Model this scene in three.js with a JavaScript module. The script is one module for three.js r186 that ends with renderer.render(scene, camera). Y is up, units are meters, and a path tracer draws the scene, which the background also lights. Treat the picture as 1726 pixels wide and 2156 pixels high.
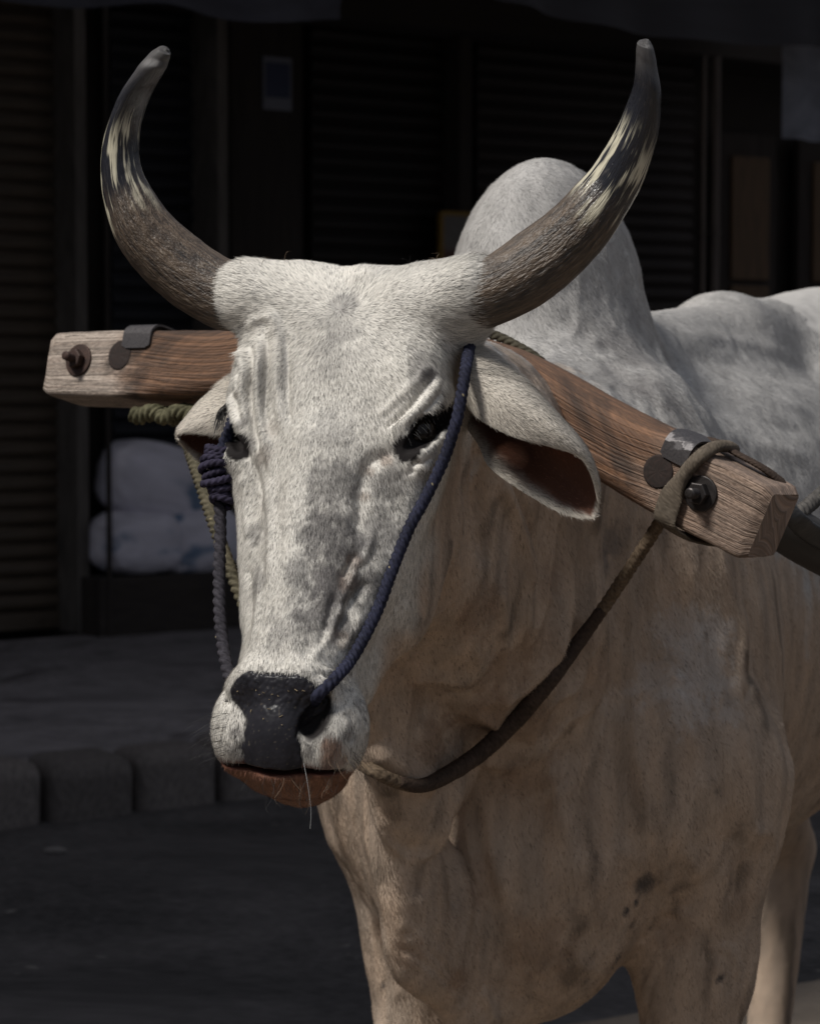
import * as THREE from 'three';
import { mergeGeometries, mergeVertices, toCreasedNormals } from 'three/addons/utils/BufferGeometryUtils.js';
import { RoundedBoxGeometry } from 'three/addons/geometries/RoundedBoxGeometry.js';

// ---------------------------------------------------------------- camera, sky, sun, exposure
const scene = new THREE.Scene();
const FOV = 24, EYE = 1.35, PITCH = 3.36 * Math.PI / 180;
const camera = new THREE.PerspectiveCamera(FOV, 819 / 1024, 0.1, 200);
camera.position.set(0, EYE, 0);
camera.lookAt(0, EYE - Math.sin(PITCH), -Math.cos(PITCH));
camera.focus = 2.46;
camera.userData.fStop = 10;

const renderer = new THREE.WebGLRenderer({ antialias: true });
renderer.setSize(819, 1024);
renderer.toneMapping = THREE.LinearToneMapping;
renderer.toneMappingExposure = 0.92;
renderer.shadowMap.enabled = true;

{ // a softly overcast sky, a little brighter towards the zenith
  const W = 64, H = 32, d = new Float32Array(W * H * 4);
  for (let j = 0; j < H; j++) for (let i = 0; i < W; i++) {
    const el = ((j + 0.5) / H - 0.5) * Math.PI, t = Math.max(0, Math.sin(el)), k = (j * W + i) * 4;
    const s = 0.50 * (1 + 2 * t) / 3;   // the standard overcast sky: three times as bright overhead as low down
    d[k] = s * 0.90; d[k + 1] = s * 0.98; d[k + 2] = s * 1.14; d[k + 3] = 1;
  }
  const sky = new THREE.DataTexture(d, W, H, THREE.RGBAFormat, THREE.FloatType);
  sky.mapping = THREE.EquirectangularReflectionMapping; sky.magFilter = THREE.LinearFilter; sky.needsUpdate = true;
  scene.background = sky; scene.environment = sky;
}
const sun = new THREE.DirectionalLight(new THREE.Color(1, 0.965, 0.905), 4.6);
sun.position.set(-4.4, 8.2, 0.4);
sun.target.position.set(0, 1, -2.8);
sun.castShadow = true; sun.shadow.radius = 24; sun.shadow.mapSize.set(2048, 2048);
Object.assign(sun.shadow.camera, { left: -8, right: 8, top: 8, bottom: -8, near: 0.5, far: 30 });
scene.add(sun, sun.target);

// ---------------------------------------------------------------- helpers
const IW = 1726, IH = 2156, FP = (IH / 2) / Math.tan(FOV * Math.PI / 360);   // survey units in which the place was measured
const cp = Math.cos(PITCH), sp = Math.sin(PITCH);
const SURVEY = new THREE.Vector3(0, EYE, 0);   // where the place was measured from
function at(px, py, d) { const x = (px - IW / 2) / FP * d, u = (IH / 2 - py) / FP * d; return new THREE.Vector3(x, EYE - d * sp + u * cp, -(d * cp + u * sp)); }
let seed = 12345;
const rnd = () => { seed |= 0; seed = seed + 0x6D2B79F5 | 0; let t = Math.imul(seed ^ seed >>> 15, 1 | seed); t = t + Math.imul(t ^ t >>> 7, 61 | t) ^ t; return ((t ^ t >>> 14) >>> 0) / 4294967296; };
const clamp = (x, a = 0, b = 1) => x < a ? a : x > b ? b : x;
const mix = (a, b, t) => a + (b - a) * t;
const smooth = (a, b, x) => { const t = clamp((x - a) / (b - a)); return t * t * (3 - 2 * t); };
const PERM = new Uint8Array(512); { const p = [...Array(256).keys()]; for (let i = 255; i > 0; i--) { const j = Math.floor(rnd() * (i + 1)); [p[i], p[j]] = [p[j], p[i]]; } for (let i = 0; i < 512; i++) PERM[i] = p[i & 255]; }
const GX = new Float32Array(256), GY = new Float32Array(256), GZ = new Float32Array(256);
for (let i = 0; i < 256; i++) { const z = rnd() * 2 - 1, a = rnd() * 6.2832, r = Math.sqrt(1 - z * z); GX[i] = r * Math.cos(a); GY[i] = r * Math.sin(a); GZ[i] = z; }
function noise(x, y, z) { // gradient noise, about -0.7..0.7
  const X = Math.floor(x), Y = Math.floor(y), Z = Math.floor(z); x -= X; y -= Y; z -= Z;
  const u = x * x * (3 - 2 * x), v = y * y * (3 - 2 * y), w = z * z * (3 - 2 * z);
  const xa = X & 255, ya = Y & 255, za = Z & 255, A = PERM[xa] + ya, B = PERM[xa + 1] + ya;
  const h = (i, a, b, c) => GX[i] * a + GY[i] * b + GZ[i] * c;
  const aa = PERM[(A & 255)] + za, ab = PERM[(A + 1) & 255] + za, ba = PERM[B & 255] + za, bb = PERM[(B + 1) & 255] + za;
  return mix(mix(mix(h(PERM[aa & 255], x, y, z), h(PERM[ba & 255], x - 1, y, z), u), mix(h(PERM[ab & 255], x, y - 1, z), h(PERM[bb & 255], x - 1, y - 1, z), u), v),
    mix(mix(h(PERM[(aa + 1) & 255], x, y, z - 1), h(PERM[(ba + 1) & 255], x - 1, y, z - 1), u), mix(h(PERM[(ab + 1) & 255], x, y - 1, z - 1), h(PERM[(bb + 1) & 255], x - 1, y - 1, z - 1), u), v), w);
}
function fbm(x, y, z, o = 4) { let s = 0, a = 1, t = 0; for (let i = 0; i < o; i++) { s += a * noise(x, y, z); t += a; a *= 0.5; x = x * 2.03 + 17.1; y = y * 2.03 + 3.7; z = z * 2.03 + 9.2; } return s / t; }
const used = {};
function numbered(n) { const k = used[n] = (used[n] ?? -1) + 1; return k ? n + '_' + String(k).padStart(3, '0') : n; }
function mesh(name, geo, mat, parent = scene) { const m = new THREE.Mesh(geo, mat); m.name = parent === scene ? numbered(name) : name; m.castShadow = m.receiveShadow = true; parent.add(m); return m; }
function thing(name, label, category, group, pos) { const o = new THREE.Group(); o.name = numbered(name); o.userData = { label, category }; if (group) o.userData.group = group; if (pos) o.position.copy(pos); scene.add(o); return o; }
const lin = (r, g, b) => new THREE.Color().setRGB(r, g, b);
const std = (o) => new THREE.MeshStandardMaterial(o);
function dataTex(W, H, fn, srgb = true, rx = 1, ry = 1) {
  const d = new Uint8Array(W * H * 4), o = [0, 0, 0];
  for (let j = 0; j < H; j++) for (let i = 0; i < W; i++) { fn(i / W, j / H, o); const k = (j * W + i) * 4; for (let c = 0; c < 3; c++) d[k + c] = clamp(srgb ? (o[c] <= 0.0031308 ? 12.92 * o[c] : 1.055 * Math.pow(Math.max(o[c], 0), 1 / 2.4) - 0.055) : o[c]) * 255; d[k + 3] = 255; }
  const t = new THREE.DataTexture(d, W, H, THREE.RGBAFormat); t.magFilter = THREE.LinearFilter; t.wrapS = t.wrapT = THREE.RepeatWrapping; t.repeat.set(rx, ry); if (srgb) t.colorSpace = THREE.SRGBColorSpace; t.needsUpdate = true; return t;
}
// noise that tiles in u and v
function tnoise(u, v, f, g, s = 0, o = 3) { const a = u * 6.28318, b = v * 6.28318; let r = 0, w = 1, t = 0; for (let i = 0; i < o; i++) { r += w * noise(Math.cos(a) * f / 6.28 + s, Math.sin(a) * f / 6.28 + Math.cos(b) * g / 6.28 + s * 1.7, Math.sin(b) * g / 6.28 + 5.3 + s); t += w; w *= 0.55; f *= 2; g *= 2; s += 3.1; } return r / t; }

// ---------------------------------------------------------------- bull: signed distances
const HEAD_O = at(745, 575, 2.52);
const HM = new THREE.Matrix4().makeRotationFromEuler(new THREE.Euler(-27 * Math.PI / 180, -18 * Math.PI / 180, -1.0 * Math.PI / 180, 'YXZ'));
const he = HM.elements;
const toHead = (x, y, z, o) => { x -= HEAD_O.x; y -= HEAD_O.y; z -= HEAD_O.z; o[0] = he[0] * x + he[1] * y + he[2] * z; o[1] = he[4] * x + he[5] * y + he[6] * z; o[2] = he[8] * x + he[9] * y + he[10] * z; };
const toHead3 = (v) => { const o = [0, 0, 0]; toHead(v.x, v.y, v.z, o); return o; };
const fromHead = (x, y, z) => new THREE.Vector3(x, y, z).applyMatrix4(HM).add(HEAD_O);
const YAW = 31 * Math.PI / 180, FWx = -Math.sin(YAW), FWz = Math.cos(YAW), BODY_O = new THREE.Vector3(0.235, 0, -3.29);
const toBody = (x, y, z, o) => { x -= BODY_O.x; z -= BODY_O.z; o[0] = x * FWx + z * FWz; o[1] = y; o[2] = x * FWz - z * FWx; };   // forward, up, bull's left
const fromBody = (a, b, c) => new THREE.Vector3(BODY_O.x + a * FWx + c * FWz, b, BODY_O.z + a * FWz - c * FWx);

function cone3(a, b, r1, r2) { // tapered capsule
  const bx = b[0] - a[0], by = b[1] - a[1], bz = b[2] - a[2], l2 = bx * bx + by * by + bz * bz, rr = r1 - r2, a2 = l2 - rr * rr, il2 = 1 / l2;
  return (x, y, z) => {
    const px = x - a[0], py = y - a[1], pz = z - a[2], yy = px * bx + py * by + pz * bz, zz = yy - l2;
    const cx = px * l2 - bx * yy, cy = py * l2 - by * yy, cz = pz * l2 - bz * yy, x2 = cx * cx + cy * cy + cz * cz, y2 = yy * yy * l2, z2 = zz * zz * l2;
    const k = Math.sign(rr) * rr * rr * x2;
    if (Math.sign(zz) * a2 * z2 > k) return Math.sqrt(x2 + z2) * il2 - r2;
    if (Math.sign(yy) * a2 * y2 < k) return Math.sqrt(x2 + y2) * il2 - r1;
    return (Math.sqrt(x2 * a2 * il2) + yy * rr) * il2 - r1;
  };
}
function ell(c, r, rot) { // ellipsoid, rot = [rx, ry, rz] degrees
  const m = new THREE.Matrix4().makeRotationFromEuler(new THREE.Euler(...(rot || [0, 0, 0]).map((v) => v * Math.PI / 180), 'XYZ')).elements;
  const ix = 1 / r[0], iy = 1 / r[1], iz = 1 / r[2];
  return (x, y, z) => {
    x -= c[0]; y -= c[1]; z -= c[2];
    const X = (m[0] * x + m[1] * y + m[2] * z) * ix, Y = (m[4] * x + m[5] * y + m[6] * z) * iy, Z = (m[8] * x + m[9] * y + m[10] * z) * iz;
    const k0 = Math.sqrt(X * X + Y * Y + Z * Z), k1 = Math.sqrt(X * X * ix * ix + Y * Y * iy * iy + Z * Z * iz * iz);
    return k1 < 1e-9 ? -Math.min(r[0], r[1], r[2]) : k0 * (k0 - 1) / k1;
  };
}
function table(rows) { // smooth lookup in a table of [t, ...values]
  const n = rows[0].length - 1;
  return (t, o) => {
    let i = 0; while (i < rows.length - 2 && rows[i + 1][0] < t) i++;
    const A = rows[Math.max(i - 1, 0)], B = rows[i], C = rows[i + 1], D = rows[Math.min(i + 2, rows.length - 1)], h = C[0] - B[0], s = clamp((t - B[0]) / h), s2 = s * s, s3 = s2 * s;
    for (let k = 1; k <= n; k++) {
      const m1 = C === A ? 0 : (C[k] - A[k]) / (C[0] - A[0]) * h, m2 = (D[k] - B[k]) / (D[0] - B[0]) * h;
      o[k - 1] = (2 * s3 - 3 * s2 + 1) * B[k] + (s3 - 2 * s2 + s) * m1 + (-2 * s3 + 3 * s2) * C[k] + (s3 - s2) * m2;
    }
  };
}
// skull: distance down the face, half width, face surface, underside, squareness
const skull = table([
  [-0.030, 0.090, -0.045, -0.075, 2.2], [0.0, 0.118, -0.022, -0.11, 2.4], [0.05, 0.114, -0.004, -0.15, 2.6], [0.10, 0.104, 0.004, -0.185, 2.6], [0.16, 0.104, 0.004, -0.200, 2.6],
  [0.21, 0.100, 0.000, -0.205, 2.5], [0.27, 0.086, -0.002, -0.190, 2.4], [0.33, 0.072, -0.002, -0.155, 2.4], [0.39, 0.063, -0.003, -0.125, 2.4], [0.43, 0.062, -0.004, -0.110, 2.4],
  [0.465, 0.062, -0.012, -0.100, 2.4], [0.50, 0.056, -0.028, -0.100, 2.3], [0.525, 0.044, -0.045, -0.095, 2.2], [0.54, 0.03, -0.06, -0.09, 2]]);
const SK = [0, 0, 0, 0];
function skullD(x, y, z) {
  const t = clamp(-y, -0.03, 0.54); skull(t, SK);
  const w = SK[0], zc = (SK[1] + SK[2]) / 2, h = (SK[1] - SK[2]) / 2, p = SK[3];
  const X = Math.abs(x) / w, Z = Math.abs(z - zc) / h, q = Math.pow(Math.pow(X, p) + Math.pow(Z, p), 1 / p);
  let d = (q - 1) * Math.min(w, h) * 0.92;
  const over = -y < -0.03 ? y - 0.03 : -y > 0.54 ? -y - 0.54 : 0;
  if (over > 0) d = Math.sqrt(Math.max(d, 0) ** 2 + over * over) + Math.min(d, 0) * 0;
  return d;
}
const headPrims = [], bodyPrims = [];
const H = (f, k, op = 1) => headPrims.push({ f, k, op });
const B = (f, k, op = 1) => bodyPrims.push({ f, k, op });
const EYE_CORNERS = [[[-0.098, -0.196, -0.016], [-0.113, -0.168, -0.027], [-0.121, -0.142, -0.048]], [[0.088, -0.194, -0.012], [0.102, -0.167, -0.022], [0.111, -0.138, -0.044]]];
const hornBase = [toHead3(at(524, 622, 2.553)), toHead3(at(1000, 614, 2.475))];
H(skullD, 0.02);
for (const s of [-1, 1]) {
  const [I, M, O] = EYE_CORNERS[s > 0 ? 1 : 0], dx = s < 0 ? -0.010 : 0, hb = hornBase[s > 0 ? 1 : 0];
  H(cone3([s * 0.075, -0.024, -0.040], hb, 0.052, 0.0385), 0.035);                                       // horn boss
  H(ell([s * 0.078 + dx, -0.105, -0.030], [0.036, 0.056, 0.034], [0, 0, s * 10]), 0.022);             // brow
  H(ell([s * 0.076 + dx, -0.172, -0.056], [0.040, 0.066, 0.046]), 0.022);                             // orbit
  H(cone3([O[0] - s * 0.006, O[1] + 0.014, O[2] + 0.012], [I[0] - s * 0.006, I[1] + 0.018, I[2] - 0.002], 0.0135, 0.010), 0.012);   // upper lid
  H(cone3([O[0] - s * 0.004, O[1] - 0.030, O[2] - 0.004], [I[0] + s * 0.010, I[1] - 0.010, I[2] - 0.014], 0.0125, 0.010), 0.012);   // lower lid
  H(cone3([s * 0.086, -0.235, -0.060], [s * 0.054, -0.37, -0.048], 0.018, 0.010), 0.03);              // facial crest
  H(ell([s * 0.062, -0.270, -0.125], [0.032, 0.095, 0.066], [0, 0, s * 8]), 0.03);                    // cheek muscle
  H(cone3([s * 0.060, -0.20, -0.185], [s * 0.036, -0.42, -0.105], 0.032, 0.024), 0.03);               // jaw
  H(ell([s * 0.048 + (s < 0 ? 0.004 : 0), -0.488, -0.052], [0.034, 0.050, 0.040], [0, 0, s * -6]), 0.014);       // upper lip
  H(cone3([s * 0.028, -0.447, -0.010], [s * 0.045, -0.456, -0.020], 0.016, 0.013), 0.012);            // nostril wing
}
H(cone3([0, -0.20, -0.022], [0, -0.42, -0.024], 0.024, 0.026), 0.035);                                // bridge of the nose
H(ell([0.004, 0.008, -0.046], [0.034, 0.018, 0.034]), 0.020);                                          // poll
H(ell([0, -0.452, -0.016], [0.052, 0.026, 0.024], [20, 0, 0]), 0.012);                                // nose top roll
H(ell([0.002, -0.499, -0.036], [0.037, 0.053, 0.034], [24, 0, 0]), 0.012);                                // nose pad
H(ell([0.005, -0.524, -0.080], [0.052, 0.024, 0.044], [22, 0, 0]), 0.006);                                // lower lip and chin
H(ell([0, -0.495, -0.110], [0.050, 0.050, 0.030]), 0.02);
for (const s of [-1, 1]) {
  const [I, M, O] = EYE_CORNERS[s > 0 ? 1 : 0];
  H(cone3(I, M, 0.0035, 0.0140), 0.004, -1); H(cone3(M, O, 0.0140, 0.0090), 0.004, -1);               // eye opening
  if (s > 0) H(cone3([0.047, -0.462, -0.012], [0.037, -0.490, -0.016], 0.006, 0.0125), 0.006, -1); else H(cone3([-0.056, -0.462, -0.022], [-0.044, -0.490, -0.026], 0.005, 0.0085), 0.006, -1);       // nostril
}
H(ell([0.004, -0.526, -0.045], [0.064, 0.0034, 0.050], [34, 0, 0]), 0.004, -1);                           // mouth line
// trunk
B(ell([-0.45, 0.99, -0.02], [0.66, 0.385, 0.28]), 0.06);                            // barrel
B(ell([0.04, 1.00, 0], [0.27, 0.42, 0.225]), 0.10);                                 // chest
B(ell([0.18, 0.76, -0.01], [0.17, 0.27, 0.20]), 0.08);                              // breast
B(ell([-0.98, 1.14, 0], [0.36, 0.32, 0.26]), 0.10);                                 // rump
B(cone3([-0.10, 1.362, -0.03], [-0.58, 1.385, -0.05], 0.06, 0.07), 0.08);           // spine
B(cone3([-0.58, 1.385, -0.05], [-1.10, 1.425, -0.04], 0.07, 0.07), 0.08);
for (const s of [-1, 1]) B(cone3([-0.90, 1.28, s * 0.17], [-0.98, 1.28, s * 0.19], 0.06, 0.05), 0.08);   // hooks
B(ell([0.00, 1.40, -0.056], [0.185, 0.238, 0.124], [0, 0, 0]), 0.06);               // hump
B(ell([0.03, 1.03, -0.20], [0.15, 0.32, 0.09], [8, 0, -10]), 0.05);                 // shoulder blades
B(ell([0.02, 1.03, 0.175], [0.15, 0.32, 0.09], [-8, 0, -10]), 0.05);
B(ell([0.16, 0.86, -0.20], [0.12, 0.16, 0.09]), 0.05);                              // points of the shoulder
B(ell([0.12, 0.86, 0.18], [0.12, 0.16, 0.09]), 0.05);
const legs = [[-1, 0.12, 0.178], [1, 0.03, 0.185]];
for (const [s, a, c] of legs) {
  B(cone3([a + 0.03, 0.82, s * c], [a + 0.00, 0.56, s * c], 0.125, 0.078), 0.05);
  B(cone3([a + 0.00, 0.58, s * c], [a + 0.02, 0.40, s * c], 0.078, 0.056), 0.03);
  B(cone3([a + 0.02, 0.40, s * c], [a + 0.01, 0.12, s * c], 0.054, 0.036), 0.02);
  B(cone3([a + 0.01, 0.12, s * c], [a + 0.04, 0.035, s * c], 0.040, 0.055), 0.02);
}
for (const s of [-1, 1]) {
  B(cone3([-1.00, 1.05, s * 0.14], [-0.86, 0.76, s * 0.18], 0.20, 0.12), 0.06);
  B(cone3([-0.88, 0.76, s * 0.18], [-1.16, 0.48, s * 0.17], 0.11, 0.055), 0.04);
  B(cone3([-1.16, 0.48, s * 0.17], [-1.08, 0.12, s * 0.17], 0.052, 0.038), 0.02);
  B(cone3([-1.08, 0.12, s * 0.17], [-1.04, 0.035, s * 0.17], 0.042, 0.056), 0.02);
}
// neck: upper and lower line, and the dewlap as a thin hanging sheet
const O3 = [0, 0, 0], toB = (v) => { toBody(v.x, v.y, v.z, O3); return [O3[0], O3[1], O3[2]]; };
const nape = toB(fromHead(0, -0.085, -0.125)), throat = toB(fromHead(0, -0.19, -0.20));
const flat = (f, cc, k) => (x, y, z) => f(x, y, cc + (z - cc) * k) / Math.sqrt(k);
B(cone3([0.06, 1.16, -0.02], nape, 0.19, 0.095), 0.06);
B(flat(cone3([0.20, 1.00, 0], throat, 0.20, 0.095), 0.0, 1.15), 0.06);
B(flat(cone3([0.60, 1.06, 0.05], [0.47, 0.86, 0.02], 0.07, 0.080), 0.03, 2.4), 0.035);
B(flat(cone3([0.475, 0.87, 0.012], [0.425, 0.66, -0.004], 0.062, 0.050), 0.0, 2.3), 0.016);
B(flat(cone3([0.40, 0.66, 0.0], [0.28, 0.54, 0.0], 0.07, 0.06), 0.0, 2.0), 0.05);

const all = [...bodyPrims.map((p) => ({ ...p, h: 0 })), ...headPrims.map((p) => ({ ...p, h: 1 }))];
all[bodyPrims.length].k = 0.035;      // head joins neck
const _b = [0, 0, 0], _h = [0, 0, 0];
function sdf(x, y, z, list = all) {
  toBody(x, y, z, _b); toHead(x, y, z, _h);
  let d = 9;
  for (let i = 0; i < list.length; i++) {
    const p = list[i], q = p.h ? p.f(_h[0], _h[1], _h[2]) : p.f(_b[0], _b[1], _b[2]);
    if (p.op > 0) { const k = p.k, e = k - Math.abs(d - q); d = Math.min(d, q); if (e > 0) d -= e * e / (4 * k); }
    else { const k = p.k, e = k - Math.abs(d + q); d = Math.max(d, -q); if (e > 0) d += e * e / (4 * k); }
  }
  return d;
}
function gradient(f, x, y, z, o, e = 0.002) { o[0] = f(x + e, y, z) - f(x - e, y, z); o[1] = f(x, y + e, z) - f(x, y - e, z); o[2] = f(x, y, z + e) - f(x, y, z - e); const l = Math.hypot(o[0], o[1], o[2]) || 1; o[0] /= l; o[1] /= l; o[2] /= l; return o; }
// where a sight line meets the hide: used to measure marks and folds onto it
function hit(px, py, lift = 0) {
  const a = at(px, py, 2.0), b = at(px, py, 3.0).sub(a).normalize(); let t = 0;
  for (let i = 0; i < 160; i++) { const d = sdf(a.x + b.x * t, a.y + b.y * t, a.z + b.z * t) - lift; if (d < 0.0006) break; t += d * 0.65; if (t > 4) return null; }
  return a.addScaledVector(b, t);
}
// surface nets over a grid whose lines stand closer round the head
function axis(lo, hi, zones, coarse) { const r = [lo]; let x = lo; while (x < hi) { let h = coarse; for (const [a, b, s] of zones) { const d = x < a ? a - x : x > b ? x - b : 0; h = Math.min(h, s + d * 0.25); } x += h; r.push(x); } return Float64Array.from(r); }
function surfaceNets(ax, ay, az, makeLocal) {
  const BS = 8, nx = ax.length - 1, ny = ay.length - 1, nz = az.length - 1, pos = [], idx = [], cellOf = new Map();
  const key = (i, j, k) => (k * ny + j) * nx + i, kept = [];
  const val = new Float32Array((BS + 1) ** 3), S = BS + 1;
  for (let bk = 0; bk < nz; bk += BS) for (let bj = 0; bj < ny; bj += BS) for (let bi = 0; bi < nx; bi += BS) {
    const ei = Math.min(bi + BS, nx), ej = Math.min(bj + BS, ny), ek = Math.min(bk + BS, nz);
    const cx = (ax[bi] + ax[ei]) / 2, cy = (ay[bj] + ay[ej]) / 2, cz = (az[bk] + az[ek]) / 2, R = Math.hypot(ax[ei] - ax[bi], ay[ej] - ay[bj], az[ek] - az[bk]) / 2;
    const f = makeLocal(cx, cy, cz, R); if (!f) continue;
    let neg = 0, n = 0;
    for (let k = bk; k <= ek; k++) for (let j = bj; j <= ej; j++) for (let i = bi; i <= ei; i++) { const v = f(ax[i], ay[j], az[k]); val[((k - bk) * S + j - bj) * S + i - bi] = v; n++; if (v < 0) neg++; }
    if (!neg || neg === n) continue;
    kept.push([bi, bj, bk, ei, ej, ek, val.slice()]);
    for (let k = bk; k < ek; k++) for (let j = bj; j < ej; j++) for (let i = bi; i < ei; i++) {
      const o = ((k - bk) * S + j - bj) * S + i - bi; let m = 0;
      for (let c = 0; c < 8; c++) if (val[o + (c & 1) + ((c >> 1) & 1) * S + (c >> 2) * S * S] < 0) m |= 1 << c;
      if (m === 0 || m === 255) continue;
      let sx = 0, sy = 0, sz = 0, cnt = 0;
      for (let e = 0; e < 12; e++) {
        const d = e >> 2, q = e & 3, c0 = d === 0 ? q << 1 : d === 1 ? (q & 1) | ((q & 2) << 1) : q, c1 = c0 | (1 << d);
        if (((m >> c0) & 1) === ((m >> c1) & 1)) continue;
        const va = val[o + (c0 & 1) + ((c0 >> 1) & 1) * S + (c0 >> 2) * S * S], vb = val[o + (c1 & 1) + ((c1 >> 1) & 1) * S + (c1 >> 2) * S * S], t = va / (va - vb);
        sx += mix(ax[i + (c0 & 1)], ax[i + (c1 & 1)], t); sy += mix(ay[j + ((c0 >> 1) & 1)], ay[j + ((c1 >> 1) & 1)], t); sz += mix(az[k + (c0 >> 2)], az[k + (c1 >> 2)], t); cnt++;
      }
      cellOf.set(key(i, j, k), pos.length / 3); pos.push(sx / cnt, sy / cnt, sz / cnt);
    }
  }
  for (const [bi, bj, bk, ei, ej, ek, v] of kept) for (let k = bk; k < ek; k++) for (let j = bj; j < ej; j++) for (let i = bi; i < ei; i++) {
    const o = ((k - bk) * S + j - bj) * S + i - bi, a = v[o] < 0;
    for (let d = 0; d < 3; d++) {
      if (a === (v[o + (d === 0 ? 1 : d === 1 ? S : S * S)] < 0)) continue;
      const q = d === 0 ? [[0, 0, 0], [0, -1, 0], [0, -1, -1], [0, 0, -1]] : d === 1 ? [[0, 0, 0], [0, 0, -1], [-1, 0, -1], [-1, 0, 0]] : [[0, 0, 0], [-1, 0, 0], [-1, -1, 0], [0, -1, 0]];
      const c = q.map(([x, y, z]) => cellOf.get(key(i + x, j + y, k + z))); if (c.some((x) => x === undefined)) continue;
      if (a) idx.push(c[0], c[1], c[2], c[0], c[2], c[3]); else idx.push(c[0], c[2], c[1], c[0], c[3], c[2]);
    }
  }
  return { pos, idx };
}
function localList(cx, cy, cz, R, margin) {
  toBody(cx, cy, cz, _b); toHead(cx, cy, cz, _h);
  const ds = all.map((p) => p.h ? p.f(_h[0], _h[1], _h[2]) : p.f(_b[0], _b[1], _b[2]));
  let m = 9; all.forEach((p, i) => { if (p.op > 0) m = Math.min(m, ds[i]); });
  if (m > R * 1.5 + 0.08 + margin || m < -R * 2.2 - 0.12) return null;
  return all.filter((p, i) => p.op > 0 ? ds[i] < m + 2.6 * R + p.k + 0.03 : ds[i] < 1.6 * R + p.k + 0.01);
}
const T0 = Date.now();
const net = surfaceNets(
  axis(-0.36, 1.20, [[-0.29, 0.10, 0.0025], [0.10, 0.55, 0.0052]], 0.010), axis(-0.005, 1.72, [[0.90, 1.58, 0.0025], [0.45, 0.9, 0.0052]], 0.010), axis(-4.75, -2.15, [[-2.62, -2.15, 0.0025], [-3.5, -2.6, 0.0052]], 0.012),
  (x, y, z, R) => { const l = localList(x, y, z, R, 0); return l && ((a, b, c) => sdf(a, b, c, l)); });
console.log('hide vertices', net.pos.length / 3, 'triangles', net.idx.length / 3, Date.now() - T0, 'ms');

// ---------------------------------------------------------------- bull: folds and marks measured on the hide
const curve3 = (pts, n) => { const p = pts.map((q) => q.isVector3 ? q : hit(q[0], q[1])).filter(Boolean); return p.length < 2 ? p : new THREE.CatmullRomCurve3(p, false, 'centripetal').getPoints(n || p.length * 6); };
const folds = [];   // [line, height (ridge > 0, groove < 0), width]
const fold = (pts, h, w) => { const p = curve3(pts); const b = new THREE.Box3().setFromPoints(p).expandByScalar(w * 3); folds.push({ p, h, w, b }); };
// creases above and beside the eye on the far side of the face
fold([[556, 668], [574, 668], [586, 720], [585, 795], [590, 850], [600, 930]], 0.0060, 0.0075);
fold([[522, 700], [536, 676], [556, 668], [574, 676], [582, 720]], 0.0040, 0.0070);
fold([[540, 700], [547, 737], [543, 795], [547, 858], [560, 930], [572, 1010]], 0.0070, 0.0065);
fold([[556, 690], [563, 737], [560, 800], [558, 860], [568, 930]], -0.0053, 0.0045);
fold([[527, 715], [530, 760], [527, 830], [536, 900], [548, 960]], -0.0053, 0.0045);
fold([[508, 730], [515, 780], [513, 840], [522, 900]], 0.0059, 0.0060);
fold([[487, 745], [500, 787], [503, 837]], 0.0053, 0.0055);
fold([[600, 690], [606, 760], [604, 830], [612, 900]], -0.0039, 0.0050);
fold([[470, 800], [484, 830], [492, 870], [505, 905]], 0.0053, 0.0050);
fold([[497, 925], [520, 962], [541, 1024], [540, 1087], [530, 1160]], -0.0070, 0.0080);
fold([[565, 1003], [570, 1060], [574, 1140], [568, 1230]], 0.0053, 0.0100);
fold([[512, 990], [518, 1060], [520, 1140]], 0.0039, 0.0060);
// folds of the near brow and lids
fold([[805, 905], [850, 868], [895, 818], [922, 780]], -0.0034, 0.0050);
fold([[822, 914], [868, 872], [908, 828], [928, 798]], 0.0034, 0.0048);
fold([[838, 926], [876, 884], [912, 846], [930, 822]], -0.0032, 0.0036);
fold([[785, 880], [830, 842], [880, 795], [908, 760]], 0.0024, 0.0060);
fold([[862, 962], [895, 950], [925, 925], [938, 895]], 0.0030, 0.0050);
fold([[858, 978], [890, 975], [915, 960]], -0.0026, 0.0040);
fold([[852, 948], [810, 958], [780, 975], [765, 1024], [758, 1087], [752, 1150]], -0.0062, 0.0105);
fold([[880, 965], [868, 985], [872, 1000]], -0.0030, 0.0050);
// veins and bone of the near side of the nose
fold([[708, 1272], [730, 1240], [746, 1190], [768, 1165], [790, 1100]], 0.0034, 0.0055);
fold([[722, 1222], [738, 1192], [753, 1160]], -0.0046, 0.0062);
fold([[706, 1335], [728, 1290], [750, 1250], [775, 1215]], -0.0050, 0.0070);
fold([[648, 1398], [686, 1345], [708, 1300], [724, 1268]], 0.0040, 0.0060);
fold([[668, 1378], [684, 1335], [698, 1290], [706, 1240]], -0.0044, 0.0065);
fold([[760, 1290], [740, 1330], [716, 1372]], 0.0034, 0.0060);
fold([[618, 960], [612, 1060], [612, 1180], [600, 1290]], 0.0030, 0.0140);
fold([[668, 1000], [660, 1100], [655, 1220], [640, 1320]], -0.0022, 0.0140);
fold([[520, 1180], [528, 1260], [522, 1340]], -0.0024, 0.0070);
fold([[548, 1180], [545, 1260], [530, 1360]], 0.0022, 0.0060);
// muzzle
fold([[660, 1412], [690, 1424], [712, 1440]], -0.0022, 0.0030);
fold([[650, 1425], [680, 1442], [695, 1456]], 0.0020, 0.0032);
fold([[676, 1408], [710, 1418], [735, 1430]], 0.0018, 0.0030);
fold([[760, 1470], [772, 1510], [770, 1550]], 0.0022, 0.0050);
fold([[735, 1490], [745, 1530], [738, 1570]], -0.0022, 0.0050);
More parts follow.
